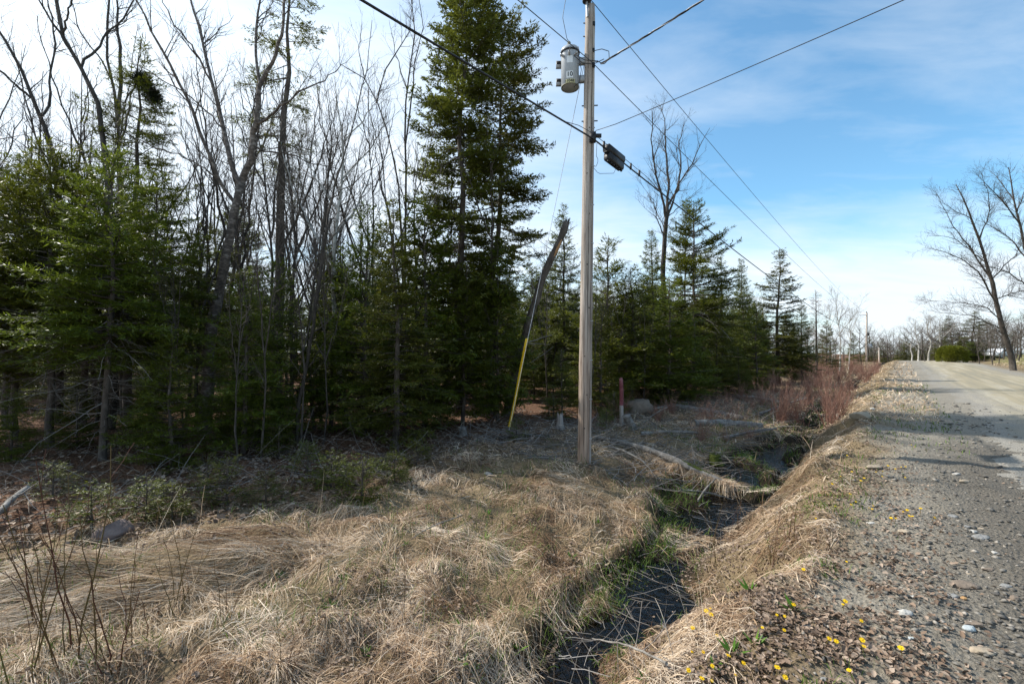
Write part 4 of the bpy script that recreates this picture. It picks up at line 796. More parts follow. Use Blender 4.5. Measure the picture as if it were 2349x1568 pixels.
def rbox(name, c, size, par, mt='black'):
    mb = MB(); n = 7; hs = np.array(size) / 2; prof = [(-hs[1], -hs[2] * .6), (-hs[1] * .8, -hs[2]), (hs[1] * .8, -hs[2]), (hs[1], -hs[2] * .6), (hs[1], hs[2] * .6), (hs[1] * .75, hs[2]), (-hs[1] * .75, hs[2]), (-hs[1], hs[2] * .6)]
    V = np.array([[x, a, b2] for x in (-hs[0], hs[0]) for a, b2 in prof]); Q = [[i, (i + 1) % 8, 8 + (i + 1) % 8, 8 + i] for i in range(8)]; T = [[0, i + 1, i] for i in range(1, 7)] + [[8, 8 + i, 9 + i] for i in range(1, 7)]
    return obj(name, mb.add((V + np.array(c)) @ TM.T, Q, T).mesh(name), M[mt], par)
up_ = rbox('upper_shell', (0, 0, .03), (.66, .17, .15), box); rbox('lower_shell', (.0, 0, -.125), (.60, .15, .17), box)
rbox('seam', (0, 0, -.045), (.68, .12, .02), box, 'ink')
for x in (-.26, 0, .26): rbox('latch', (x, 0, .10), (.05, .08, .05), up_)
for x in np.linspace(-.28, .28, 6): rbox('drain_plug', (x, .02, -.22), (.035, .04, .05), box)
for d_ in (.42, 1.62, 2.05): 
    c = telp(d_) - bc; obj('cable_clamp', MB().box(c + tup * .05, (.04, .035, .14), TM).mesh('clamp'), M['black'], box)
wire('hanging_tail_wire', 'thin looped wire hanging from the splice box to the pole', resamp([bc - tup * .17 + tdir * .12, bc - tup * .3 + tdir * .0 + np.array([0, 0, -.08]), bc + np.array([-.35, -.1, -.42]), bc + np.array([-.52, -.2, -.28]), PB + axis * (zt - .55) + RGT * .15 + FRT * .06, PB + axis * (zt - .42) + RGT * .19 + FRT * .08, PB + axis * (zt - .36) + RGT * .15 + FRT * .06, PB + axis * (zt - .1) + RGT * .15 + FRT * .1], 28), .005, 'wire')
# service drops crossing the road to the right
def drop(a, via, far_k, sag, K=50):
    d = np.array(via) - np.array(a); e = np.array(a) + d * far_k; return span(a, e, sag, K)
SV = P(1378, 147, 8.85); sv = drop(SV, P(1575, -4, 7.5), 9.5, .55)
tw_ = thing('service_drop', 'twisted silver and black service wire running from the pole to the upper right', 'wire', SV)
n_ = 300; L_ = np.r_[0, np.cumsum(np.linalg.norm(np.diff(sv, axis=0), axis=1))]; qq = np.linspace(0, L_[-1], n_); svd = np.stack([np.interp(qq, L_, sv[:, c]) for c in range(3)], -1)
for k, mk_ in enumerate(('black', 'black', 'alu')):
    ph = qq * 9 + k * 2.094; off = np.stack([np.cos(ph) * .6, np.cos(ph) * .6, np.sin(ph)], -1) * .011; obj('strand', MB().tubes(svd - SV + off, np.full((1, n_), .009), 5).mesh('strand', True), M[mk_], tw_)
PH = P(1366, 300, 8.86); pv = P(1412, 285, 8.6)
wire('phone_drop_wire', 'single thin wire rising to the right from mid pole across the sky', np.vstack([[PH + np.array([-.02, 0, -.22]), PH], drop(pv, P(2016, -2, 6.0), 5.0, .25)]), .0065, 'wire')
wire('tap_wire', 'thin curved wire dropping from above into the transformer lid', resamp([INS + np.array([-.25, -.02, 1.0]), P(1297, 0, 9.), P(1290, 40, 9.), P(1300, 90, 9.), TCc + np.array([-.02, -.02, TH / 2 + .21])], 24), .006, 'wire')
for i, (pp, lb) in enumerate([([TCc + np.array([.12, -.17, TH / 2 - .16]), P(1340, 138, 8.85), P(1365, 140, 8.82), P(1380, 145, 8.84)], 'upper black jumper lead between transformer and pole side'), ([TCc + np.array([.05, -.19, TH / 2 - .17]), P(1335, 145, 8.83), P(1360, 148, 8.8), P(1385, 136, 8.83)], 'lower black jumper lead sagging across the pole face'),
                              ([P(1358, 118, 8.86), P(1380, 113, 8.84), P(1396, 118, 8.84), P(1397, 135, 8.84), P(1385, 148, 8.84), P(1376, 146, 8.84)], 'thin wire loop standing out to the right of the pole'), ([NEU + np.array([-.35, .05, .28]), P(1322, 105, 8.9), P(1333, 160, 8.9), P(1328, 190, 8.9), P(1316, 200, 8.95)], 'thin ground lead running down beside the transformer')]):
    wire('jumper_wire', lb, resamp(pp, 16), .007, 'black' if i < 2 else 'wire')
# guy wire with yellow guard
ga = PB + axis * (HP - 1.0) + np.array([-.07, .06, 0]); gb = at_ground(1166, 12.6); gb[2] += .02
gw = thing('guy_wire', 'slanting guy wire with a bright yellow plastic guard behind the pole', 'guy wire', gb)
obj('strand', MB().tubes(np.array([gb - gb + np.array([0, 0, -.1]), ga - gb]), np.full((1, 2), .006), 6).mesh('strand'), M['metal'], gw)
gd = nrm(ga - gb); pg = np.array([gd * z + np.array([.012 * math.sin(z * 2), 0, 0]) for z in np.linspace(.10, 2.75, 12)])
obj('guard', MB().tubes(pg, np.full((1, 12), .036), 10).mesh('guard', True), M['guard'], gw)
# far poles
fp = thing('utility_pole', 'far wooden utility pole beside the road, small against the sky', 'utility pole', FPB)
ft = far_top - FPB + np.array([.05, 0, -.1]); obj('shaft', MB().tubes(np.array([[0, 0, -.2], ft * .5, ft]), np.array([[.17, .15, .12]]), 10).mesh('shaft', True), M['timber'], fp)
obj('side_arm', MB().tubes(np.array([ft + np.array([.0, 0, -.35]), ft + np.array([-1.3, 0, -.45])]), np.full((1, 2), .045), 6).mesh('arm'), M['wire'], fp)
obj('insulator', MB().lathe(ft + np.array([-.05, 0, -.02]), [(.06, 0), (.1, .05), (.05, .12), (.08, .16), (.04, .25)], 10).mesh('ins'), M['black'], fp)
obj('meter_box', MB().box(ft * .32 + np.array([.55, -.1, 0]), (.45, .35, .9)).box(ft * .32 + np.array([.25, -.1, .2]), (.4, .1, .1)).mesh('box'), M['tank'], fp)
obj('clamp', MB().box(ft * .56 + np.array([.2, -.1, 0]), (.2, .2, .5)).mesh('clamp'), M['black'], fp)
x, y = np.array([1.43, 9.0]) + LD[:2] * 150; fz = float(H(x, y)); fp2 = thing('utility_pole', 'small brown utility pole low in the gap beyond the road crest', 'utility pole', (x, y, fz))
ft2 = P(2036, 797, y)[2] - fz; obj('shaft', MB().tubes(np.array([[0, 0, -.2], [0, 0, ft2]]), np.array([[.2, .15]]), 8).mesh('shaft', True), M['timber'], fp2); obj('crossarm', MB().box((0, 0, ft2 - .3), (1.8, .15, .15)).mesh('arm'), M['oldwood'], fp2)
wire('far_wire', 'faint wire beyond the far pole reaching right over the road', span(far_tel, far_tel + np.array([60, 20, -1.5]), 1.0), .02, 'wire')

# ------------------------------------------------------------------ dead leaning trunk, stake, logs, stumps
D = 14.6; b = at_ground(1160, 15.0)
pts = [np.array([0, 0, -.1]), P(1178, 870, 14.9) - b, P(1198, 790, 14.8) - b, P(1222, 705, 14.6) - b, P(1250, 625, 14.5) - b, P(1272, 575, 14.4) - b, P(1299, 509, 14.4) - b]
g = np.random.default_rng(8); pp = resamp(pts, 22); pp[1:-1] += g.normal(0, .012, (20, 3)); rr = np.linspace(.135, .10, 22) * (1 + .06 * g.normal(size=22))
dt = thing('dead_tree', 'leaning broken dead trunk with torn top behind the guy guard', 'dead tree', b)
obj('trunk', MB().tubes(pp, rr[None], 12).mesh('trunk', True), M['firbark'], dt)
obj('torn_wood', MB().tubes(pp[17:20] + np.array([.05, -.07, 0]), np.array([[.02, .055, .02]]), 8).mesh('torn', True), M['freshwood'], dt)
for k in range(7): 
    a = g.uniform(0, 6.28); d = np.array([math.cos(a) * .1, math.sin(a) * .1, 0]); obj('splinter', MB().tubes(np.array([pp[-1] + d * .6 - np.array([0, 0, .05]), pp[-1] + d * .7 + nrm(pp[-1] - pp[-2]) * g.uniform(.05, .2)]), np.array([[.03, .006]]), 5).mesh('splinter'), M['bark'], dt)
c1, r1 = sprout(g, pp[None, 4:], rr[None, 4:], 4.5, .05, 1.5, (.9, 1.5), 0, .2, 6, .12, rmin=.003); c2, r2 = sprout(g, c1, r1, 5, .2, .5, (.5, 1.1), 0, .6, 4, .14); mb = MB().tubes(c1, r1, 4, False, g.uniform(.3, 1, len(c1))).tubes(c2, r2, 3, False, g.uniform(.3, 1, len(c2))); obj('dead_branches', mb.mesh('dead'), M['deadtwig'], dt)
b = G(1424, 976); dpt = b[1]; h = P(1424, 868, dpt)[2] - b[2]
sk = thing('boundary_stake', 'rough wooden stake with faded red painted top near the forest edge', 'stake', b)
V = lambda z0, z1, x0, x1: MB().tubes(resamp([[x0, 0, z0], [(x0 + x1) / 2 + .008, 0, (z0 + z1) / 2], [x1, 0, z1]], 6), np.full((1, 6), .058) * np.array([1, 1.03, .98, 1.02, 1, .96]), 7)
obj('post', V(-.1, h * .44, 0, .01).mesh('post'), M['oldwood'], sk); obj('painted_top', V(h * .44 - .01, h - .02, .012, .004).mesh('top'), M['redpaint'], sk); obj('tip', MB().tubes(np.array([[.004, 0, h - .02], [.004, 0, h + .03]]), np.array([[.055, .03]]), 7).mesh('tip', True), M['redpaint'], sk)
def log(name, label, p0, p1, r0, r1, mt='log', stubs=5, seed=1, cat='log', bend=.04, mossy=False):
    g = np.random.default_rng(seed); b = (np.array(p0) + np.array(p1)) / 2; K = 14; q = np.linspace(0, 1, K)[:, None]; p = np.array(p0) * (1 - q) + np.array(p1) * q - b; p[:, 2] += bend * np.sin(q[:, 0] * 3.1); p += np.cumsum(g.normal(0, .0035, p.shape), 0); rr = np.linspace(r0, r1, K) * (1 + .11 * g.normal(size=K))
    e = thing(name, label, cat, b); obj('stem', MB().tubes(p, rr[None], 10).mesh('stem', True), M[mt], e)
    if stubs:
        c, r = sprout(g, p[None], rr[None], stubs / plen(p[None])[0], .05, .6, (.7, 1.4), .25, .3, 5, .12, rmin=.003); db = MB().tubes(c, r, 4, False, g.uniform(.2, 1, len(c))); c2, r2 = sprout(g, c, r, 6, .2, .3, (.5, 1.1), 0, .6, 4, .14); db.tubes(c2, r2, 3, False, g.uniform(.2, 1, len(c2))); obj('broken_branches', db.mesh('stubs'), M['deadtwig'], e)
    if mossy: obj('moss_patch', MB().tubes(p[8:13] + np.array([0, .01, .016]), rr[None, 8:13] * np.array([[.4, .85, .93, .85, .4]]), 10).mesh('moss', True), M['moss'], e)
    return e
p0 = G(1368, 1012); p1 = G(1690, 1128); p0[2] += .10; p1[2] = WZ + .10
log('fallen_log', 'long grey fallen log lying from the pole foot across the water', p0, p1, .05, .07, stubs=46, seed=11, bend=.16, mossy=True)
p0 = G(1452, 985); p1 = P(1436, 952, p0[1] - .1); log('cut_log', 'short cut log end tilted up out of the grass beside the stake', p0, p1, .11, .10, stubs=0, seed=12, bend=0)
p0 = G(1540, 940); p1 = G(1700, 965); p0[2] += .12; p1[2] += .06; log('fallen_log', 'pale weathered log among brush near the fir skirts', p0, p1, .12, .10, stubs=14, seed=13)
p0 = G(1590, 975); p1 = G(1745, 985); p0[2] += .06; p1[2] += .08; log('fallen_log', 'grey log half buried in matted grass right of the pale log', p0, p1, .11, .12, stubs=10, seed=14)
p0 = G(1790, 930); p1 = G(1690, 915); p0[2] += .1; p1[2] += .15; log('fallen_log', 'bleached log lying at the edge of the red thicket', p0, p1, .08, .06, stubs=10, seed=15)
p0 = G(1260, 1005); p1 = G(1110, 1010); p0[2] += .05; p1[2] += .04; log('fallen_branch', 'dark rotten branch on the ground between spruce foot and pole', p0, p1, .05, .03, stubs=6, seed=16, cat='branch', mt='bark')
p0 = G(62, 1155); p1 = G(-20, 1215); p0[2] += .22; p1[2] += .12; log('fallen_log', 'pale grey log lying in shade at the left edge', p0, p1, .035, .04, stubs=3, seed=17, mt='log', bend=.01)
p0 = G(1475, 970); p1 = P(1530, 935, p0[1]); log('broken_branch', 'grey broken limb propped on the brush beside the cut log', p0, p1, .035, .018, stubs=4, seed=18, cat='branch')
p0 = G(1600, 1150); p1 = P(1640, 1095, p0[1] + .2); log('broken_branch', 'forked bleached stick standing out of the water by the log', p0, p1, .018, .010, stubs=3, seed=19, cat='branch')
p0 = G(1530, 1545); p1 = G(1360, 1500); p0[2] += .05; p1[2] = WZ + .06; log('fallen_branch', 'crooked grey branch lying over the near end of the ditch', p0, p1, .009, .005, stubs=14, seed=20, cat='branch')
p0 = G(1060, 1190); p1 = G(905, 1270); p0[2] += .06; p1[2] += .05; log('dry_stalk', 'long pale bent stalk lying on the matted grass', p0, p1, .006, .004, stubs=2, seed=21, cat='stalk')
for i, (a, b_, r_, lb) in enumerate([((1395, 1030), (1480, 1075), .03, 'grey stick lying below the long fallen log near the pole'), ((1470, 1000), (1600, 1010), .05, 'weathered limb in the grass between cut log and pale log'), ((1510, 1040), (1600, 1090), .022, 'thin bleached stick on the green tufts behind the long log'), ((1660, 1010), (1780, 1000), .045, 'grey limb across the wet upstream grass'), ((1590, 925), (1500, 945), .06, 'broken grey limb in front of the fir skirts'), ((1740, 955), (1850, 925), .05, 'pale limb leaning into the red shrubs'), ((1560, 1130), (1690, 1160), .02, 'bleached stick reaching out over the water below the log')]):
    p0 = G(*a); p1 = G(*b_); p0[2] += .06; p1[2] += .10 + .1 * (i % 2); log('fallen_branch', lb, p0, p1, r_, r_ * .55, stubs=10, seed=60 + i, cat='branch')
def stump(name, label, b, r, h, mt, seed):
    g = np.random.default_rng(seed); n = 14; a = np.arange(n) * 6.2832 / n; rows = []
    for k, (f, rf) in enumerate([(-.15, 1.5), (.1, 1.2), (.5, 1.0), (.85, .9), (1.0, .8)]):
        rr = r * rf * (1 + .15 * g.normal(size=n) * (1 if k < 2 else .5)); zz = h * f + (g.uniform(-.3, .3, n) * h if k == 4 else 0); rows.append(np.stack([rr * np.cos(a), rr * np.sin(a), np.full(n, 0.) + zz], -1))
    i = np.arange(5 * n).reshape(5, n); j = np.roll(i, -1, 1); V = np.concatenate(rows + [np.array([[0, 0, h * .5]])]); Q = np.stack([i[:-1], j[:-1], j[1:], i[1:]], -1).reshape(-1, 4); T = np.stack([i[-1], j[-1], np.full(n, 5 * n)], -1)
    return tag(obj(name, mesh_np(name, V, Q, T, None, False), M[mt], None, b), label, 'stump')
stump('stump', 'pale broken stump left of the pole foot among low firs', G(1284, 978), .09, .34, 'oldwood', 1)
stump('stump', 'low grey stump at the foot of the tall spruces', G(1062, 1000), .10, .22, 'log', 2)
stump('stump', 'mossy dark stump beside the long fallen log', G(1640, 1060), .13, .18, 'moss', 4)
# ------------------------------------------------------------------ rocks
def rock(name, label, b, size, mt, seed, sink=.25, rz=None):
    g = np.random.default_rng(seed); t = (1 + 5 ** .5) / 2
    V = nrm(np.array([[-1, t, 0], [1, t, 0], [-1, -t, 0], [1, -t, 0], [0, -1, t], [0, 1, t], [0, -1, -t], [0, 1, -t], [t, 0, -1], [t, 0, 1], [-t, 0, -1], [-t, 0, 1]], float))
    F = [[0, 11, 5], [0, 5, 1], [0, 1, 7], [0, 7, 10], [0, 10, 11], [1, 5, 9], [5, 11, 4], [11, 10, 2], [10, 7, 6], [7, 1, 8], [3, 9, 4], [3, 4, 2], [3, 2, 6], [3, 6, 8], [3, 8, 9], [4, 9, 5], [2, 4, 11], [6, 2, 10], [8, 6, 7], [9, 8, 1]]
    for it in range(2):
        E = {}; V = list(V); nf = []
        def mid(a, c):
            k = (min(a, c), max(a, c))
            if k not in E: v = (V[a] + V[c]); V.append(v / np.linalg.norm(v)); E[k] = len(V) - 1
            return E[k]
        for a, b_, c in F: x, y, z = mid(a, b_), mid(b_, c), mid(c, a); nf += [[a, x, z], [b_, y, x], [c, z, y], [x, y, z]]
        F = nf; V = np.array(V)
    for k in range(9):                                            # flat cleaved faces
        d = nrm(g.normal(size=3)); lim = g.uniform(.55, .9); e_ = np.maximum(V @ d - lim, 0); V = V - e_[:, None] * d * .92
    V = V * (1 + .05 * g.normal(size=(len(V), 1))) * np.array(size) / 2; a = g.uniform(0, 3.14) if rz is None else rz
    V = V @ np.array([[math.cos(a), -math.sin(a), 0], [math.sin(a), math.cos(a), 0], [0, 0, 1]]).T
    p = np.array(b, float); p[2] += size[2] * (.5 - sink)
    return tag(obj(name, mesh_np(name, V, None, F), mt, None, p), label, 'rock')
RC = dict(grey=mat('grey_rock', [(.17, .17, .165), (.27, .265, .25)], scale=9, bump=.6), white=mat('pale_rock', [(.36, .35, .32), (.50, .48, .44)], scale=9, bump=.5), tan=mat('tan_rock', [(.27, .22, .16), (.40, .33, .245)], scale=9, bump=.5), blue=mat('bluish_rock', [(.30, .33, .34), (.44, .48, .48)], scale=12, bump=.4), brown=mat('brown_rock', [(.14, .11, .085), (.22, .175, .135)], scale=9, bump=.5), orange=mat('rusty_rock', [(.30, .17, .07), (.42, .26, .12)], scale=12, bump=.5), pink=mat('pinkish_boulder', [(.07, .06, .055), (.17, .125, .11), (.24, .19, .165)], scale=6, bump=.7))
RK = [(1960, 615, 135, 60, 'grey', 'pale grey rounded rock at the gravel edge below two smaller ones'), (1910, 572, 75, 38, 'white', 'small whitish rock touching the grey rounded rock'), (1868, 540, 55, 32, 'grey', 'small grey rock uppermost of the gravel-edge cluster'), (1957, 556, 62, 32, 'tan', 'small tan rock behind the pale grey rounded rock'),
      (1850, 930, 215, 60, 'brown', 'long flat brown slab lying in the gravel shoulder'), (1770, 1000, 95, 55, 'grey', 'blocky grey rock just below the long brown slab'), (1846, 1008, 48, 34, 'orange', 'small rusty orange stone beside the blocky grey rock'), (1460, 1112, 110, 80, 'white', 'elongated white stone pointing toward the camera'),
      (1885, 1210, 115, 55, 'blue', 'bluish white wedge-shaped stone on dark gravel'), (1970, 1362, 200, 62, 'tan', 'large tan flat rock at the lower right'), (1255, 152, 122, 48, 'tan', 'beige half-buried rock on the bank crest among yellow flowers'), (1452, 575, 92, 50, 'tan', 'squarish beige rock in leaf litter on the bank'),
      (1236, 518, 76, 22, 'white', 'thin whitish stone left of the squarish beige rock'), (2010, 822, 105, 36, 'brown', 'flat brown rock above the long slab'), (1798, 195, 72, 22, 'white', 'pale flat stone nearest the tree shadow'), (1846, 243, 92, 24, 'tan', 'long pale stone just below the shadow edge'),
      (1515, 1000, 52, 28, 'white', 'small cream stone left of the blocky grey rock'), (1905, 1180, 150, 44, 'brown', 'dark flat rock behind the bluish stone'), (935, 1548, 85, 50, 'grey', 'grey stone at the bottom edge of the picture'), (1766, 472, 92, 36, 'grey', 'angular grey stone in line with the flower row'),
      (822, 1200, 112, 44, 'white', 'tilted white stone among leaves on the near bank'), (1496, 1272, 66, 36, 'blue', 'small pale blue stone right of two yellow flowers'), (2048, 710, 62, 30, 'white', 'whitish pebble-like rock right of the gravel-edge cluster'), (1220, 716, 42, 22, 'white', 'tiny white stone high on the near bank'), (1878, 850, 44, 24, 'tan', 'tan stone above the long brown slab'),
      (2180, 1010, 90, 50, 'brown', 'rounded brown rock at the right picture edge'), (2120, 930, 100, 30, 'grey', 'thin grey slab at the right picture edge')]
for i, (zx, zy, wz, hz, c, lb) in enumerate(RK):
    dx, dy = (2000 + zx / 2.24) * .78267, (1303 + zy / 2.24) * .78267; p = G(dx, dy); k = .78267 / 2.24 * p[1] / FPX * .82
    rock('rock', lb, p, (wz * k, max(wz * .62, hz * 1.1) * k, max(hz * .75, wz * .28) * k), RC[c], 500 + i, .3, .15 * math.sin(i))
p = G(1974, 956); rock('rock', 'large flat cream rock on the sunlit bank edge', p, (.62, .4, .22), RC['tan'], 560, .3, .2)
p = G(2000, 940); rock('rock', 'small white rock just above the large cream rock', p, (.14, .1, .1), RC['white'], 561)
p = G(2030, 892); rock('rock', 'flat grey stone on the verge farther along the bank', p, (.5, .22, .1), RC['grey'], 562, .3, .6)
p = G(258, 1225); rock('boulder', 'pinkish grey boulder half hidden behind straw at left', p, (.44, .38, .32), RC['pink'], 563, .46)
p = G(1462, 948); rock('boulder', 'rounded earth-grey boulder behind the red-topped stake', p + np.array([0, .3, 0]), (1.15, .8, .75), RC['brown'], 564, .3, 0)
p = G(1120, 1090); rock('rock', 'small pale grey stone on open grass left of the pole', p, (.16, .12, .1), RC['grey'], 565)

# ------------------------------------------------------------------ grass, leaves, gravel (countless)
def polar(n, r0, r1, ex, a0=-R(58), a1=R(58), seed=1):
    g = np.random.default_rng(seed); u = g.uniform(0, 1, n); e = 1 - ex; r = (r0 ** e + u * (r1 ** e - r0 ** e)) ** (1 / e); a = g.uniform(a0, a1, n); return r * np.sin(a), r * np.cos(a), r
def blades(name, x, y, L, W, th, lift, droopz, seed, mt, K=5, tone=None, base=0., face=.9):
    """curved ribbons that follow the ground: matted when lift is small, tufted when it is large"""
    g = np.random.default_rng(seed); n = len(x); q = np.linspace(0, 1, K); kink = g.normal(0, .18, n)
    ang = th[:, None] + kink[:, None] * q[None]; dx = np.cumsum(np.cos(ang), 1) / K; dy = np.cumsum(np.sin(ang), 1) / K; dx -= dx[:, :1]; dy -= dy[:, :1]
    hz = np.sqrt(np.maximum(1 - np.clip(lift, 0, .98) ** 2, .05))
    X = x[:, None] + dx * (L * hz)[:, None]; Y = y[:, None] + dy * (L * hz)[:, None]
    Z = H(X, Y); z0 = Z[:, :1]
    stiff = np.clip(lift, 0, 1)[:, None]; follow = Z * (1 - stiff) + z0 * stiff
    Zg = Z; Z = follow + base + (lift * L)[:, None] * (q - droopz[:, None] * q ** 2) + g.uniform(0, .035, n)[:, None] * np.sin(q * 3.1)[None] + g.normal(0, .004, (n, K)); Z = np.maximum(Z, np.minimum(Zg + .004, Z + .25))
    wv = np.stack([-np.sin(ang), np.cos(ang), g.normal(0, face, n)[:, None] * np.ones((1, K))], -1); wv = nrm(wv) * (W[:, None] * (1 - .75 * q ** 1.5))[:, :, None] * .5
    C = np.stack([X, Y, Z], -1); V = np.stack([C - wv, C + wv], 2).reshape(-1, 3)
    i = (np.arange(n)[:, None] * K + np.arange(K - 1)[None]) * 2; Q = np.stack([i, i + 1, i + 3, i + 2], -1).reshape(-1, 4)
    rn = g.uniform(0, 1, n) if tone is None else tone
    return mesh_np(name, V, Q, None, {'rnd': np.repeat(rn, K * 2)})
x, y, r = polar(205000, 2.4, 17, 1.25, seed=5); s_, t_ = st(x, y); tl, tr = edges(s_)
cl = fbm(x * 1.7, y * 1.7, 201, 3); g = np.random.default_rng(77)
dens = np.where(t_ < tl + .04, 1.0, np.where((t_ > tr) & (t_ < -.45), .75 * sm((cl - .33) / .2) + .16, np.where((t_ <= tr) & (t_ >= tl), .75 * sm((fbm(x * 1.3, y * 1.3, 51, 2) - .50) / .12) * np.maximum(sm((s_ - 6.3) / 2.2), .6 * sm((s_ - 2.8) / .8)), 0.))) * (1 - .93 * sm((-t_ - 6.9 + (cl - .5) * 3) / 1.5))
k = g.uniform(0, 1, len(x)) < dens * np.clip(.10 + 4.0 * (cl - .34), .06, 1.0); x, y, r, t_, tl, tr, cl, s_ = [v[k] for v in (x, y, r, t_, tl, tr, cl, s_)]; n = len(x)
flow = 6.28 * fbm(x * .95, y * .95, 211, 2) * 2.4 - 1.2 + g.normal(0, .42, n); loose = g.uniform(0, 1, n) < .20; flow = np.where(loose, g.uniform(0, 6.28, n), flow)
bankR = t_ > tr; edgeL = (tl - t_ < .30) & ~bankR                  # grass hangs over the banks toward the water
flow = np.where(bankR & ~loose, math.atan2(.651, -.759) + g.normal(0, .7, n), flow); flow = np.where(edgeL & ~loose, math.atan2(-.651, .759) + g.normal(0, .7, n), flow)
mq = np.exp(-(((x + 4.05) * .55 + (y - 4.15) * .35) ** 2 / 1.6 + ((x + 4.05) * -.55 + (y - 4.15) * .83) ** 2 / .35)); mw = mq > g.uniform(.15, .5, n)
flow = np.where(mw, .62 + math.pi + g.normal(0, .2, n), flow)
lift = np.where(g.uniform(0, 1, n) < .10, g.uniform(.2, .85, n), g.uniform(.0, .13, n)) * (.5 + vn(x * 3.1, y * 3.1, 215)); dz = g.uniform(.3, .9, n)
lift = np.where(edgeL, g.uniform(0, .2, n), lift); stk_ = g.uniform(0, 1, n) < .006; lift = np.where(stk_, g.uniform(.75, .97, n), lift); lift = np.where(mw, g.uniform(.05, .38, n), lift)
L = (.08 + .42 * g.uniform(0, 1, n) ** 1.3) * np.where(bankR, .65, 1.) * np.where(mw, 1.7, 1.) * (1 + .025 * r); W = (g.uniform(.0014, .0038, n) + (g.uniform(0, 1, n) < .05) * .004) * (.55 + .16 * r)
L = np.where(stk_, g.uniform(.3, .75, n), L); dz = np.where(stk_, g.uniform(0, .3, n), dz)
tone = np.clip(g.normal(.5, .25, n) + 1.7 * (fbm(x * 1.9, y * 1.9, 231, 3) - .5) + np.where(mw, -.05, 0), 0, 1)
# a share of the blades is gathered into arching tussocks
nt_ = 520; ci = g.integers(0, n, nt_); ok = (~bankR & ~mw); cand = ci[ok[ci]]; sel = np.nonzero(ok & (g.uniform(0, 1, n) < .22))[0]
cs_ = cand[g.integers(0, len(cand), len(sel) * 1)]; d2 = (x[sel] - x[cs_]) ** 2 + (y[sel] - y[cs_]) ** 2
for _ in range(14):
    alt = cand[g.integers(0, len(cand), len(sel))]; dd2 = (x[sel] - x[alt]) ** 2 + (y[sel] - y[alt]) ** 2; bt = dd2 < d2; cs_ = np.where(bt, alt, cs_); d2 = np.minimum(d2, dd2)
nr = d2 < 1.0; sel = sel[nr]; cs_ = cs_[nr]; lean_ = 6.28 * vn(x[cs_] * .7, y[cs_] * .7, 219) * 2; an = lean_ + g.normal(0, .9, len(sel)); rr_ = np.abs(g.normal(0, .05, len(sel)))
x0_, y0_ = x[cs_].copy(), y[cs_].copy(); x[sel] = x0_ + rr_ * np.cos(an); y[sel] = y0_ + rr_ * np.sin(an); flow[sel] = an; lift[sel] = g.uniform(.25, .85, len(sel)); dz[sel] = g.uniform(.85, 1.25, len(sel)); L[sel] = g.uniform(.16, .46, len(sel)); tone[sel] = np.clip(tone[sel] * .5 + .5 * (tone[cs_]) + g.normal(0, .08, len(sel)), 0, 1)
gr = obj('dry_grass', blades('dry_grass', x, y, L, W, flow, lift, dz, 6, 'straw', 5, tone, .008), M['straw']); tag(gr, 'matted straw-coloured dead grass covering the bank and ditch sides', 'grass', kind='stuff')
# dry grass caught on the fallen log
g = np.random.default_rng(89); n = 1500; f = g.uniform(.45, .98, n); la, lb_ = G(1368, 1012), G(1690, 1128); x = la[0] + (lb_[0] - la[0]) * f + g.normal(0, .07, n); y = la[1] + (lb_[1] - la[1]) * f + g.normal(0, .07, n)
gr = obj('draped_grass', blades('draped_grass', x, y, g.uniform(.15, .5, n), g.uniform(.004, .008, n), g.normal(-1.2, 1.3, n), g.uniform(.1, .5, n), g.uniform(.9, 1.6, n), 91, 'straw', 5, np.clip(g.normal(.55, .25, n), 0, 1), .10), M['straw']); tag(gr, 'dry grass caught in a heap on the fallen log', 'grass', kind='stuff')
# upright green tufts by the water, on the bank crest and along the verge
x, y, r = polar(150000, 2.4, 30, 1.2, seed=15); s_, t_ = st(x, y); tl, tr = edges(s_); g = np.random.default_rng(78); pt = fbm(x * 1.0, y * 1.0, 301, 3)
w1 = np.exp(-((t_ - tl - .03) / .17) ** 2) * sm((fbm(s_ * 1.1, t_ * .2, 305, 2) - .36) / .12) * 3.0 * sm((s_ - 3) / 2) + 1.6 * ((t_ > tl) & (t_ < tr)) * sm((fbm(x * 1.3, y * 1.3, 51, 2) - .46) / .1) * sm((s_ - 6.3) / 2.2) + .8 * (t_ < tl) * (t_ > tl - 1.6) * sm((s_ - 8) / 2) * sm((pt - .46) / .1) + np.exp(-((t_ - tr - .06) / .12) ** 2) * .35 * sm((pt - .45) / .1) + np.exp(-((t_ + .62) / .28) ** 2) * .5 * sm((pt - .42) / .12) + .16 * (t_ < tl) * (t_ > -7.5) * sm((pt - .5) / .1) + .5 * (t_ > -.9) * (t_ < .9) * sm((s_ - 9) / 5) * sm((pt - .45) / .1)
k = g.uniform(0, 1, len(x)) < w1; x, y, r = x[k], y[k], r[k]; n = len(x)
gr = obj('green_grass', blades('green_grass', x, y, g.uniform(.07, .24, n) * (1 + .012 * r) * np.where(st(x, y)[1] > -1.2, .5, 1.), g.uniform(.0035, .0065, n) * (.6 + .14 * r), g.uniform(0, 6.28, n), g.uniform(.55, .95, n), g.uniform(.1, .5, n), 16, 'green', 4, None, 0.), M['green']); tag(gr, 'fresh green grass tufts along the water and the bank crest', 'grass', kind='stuff')
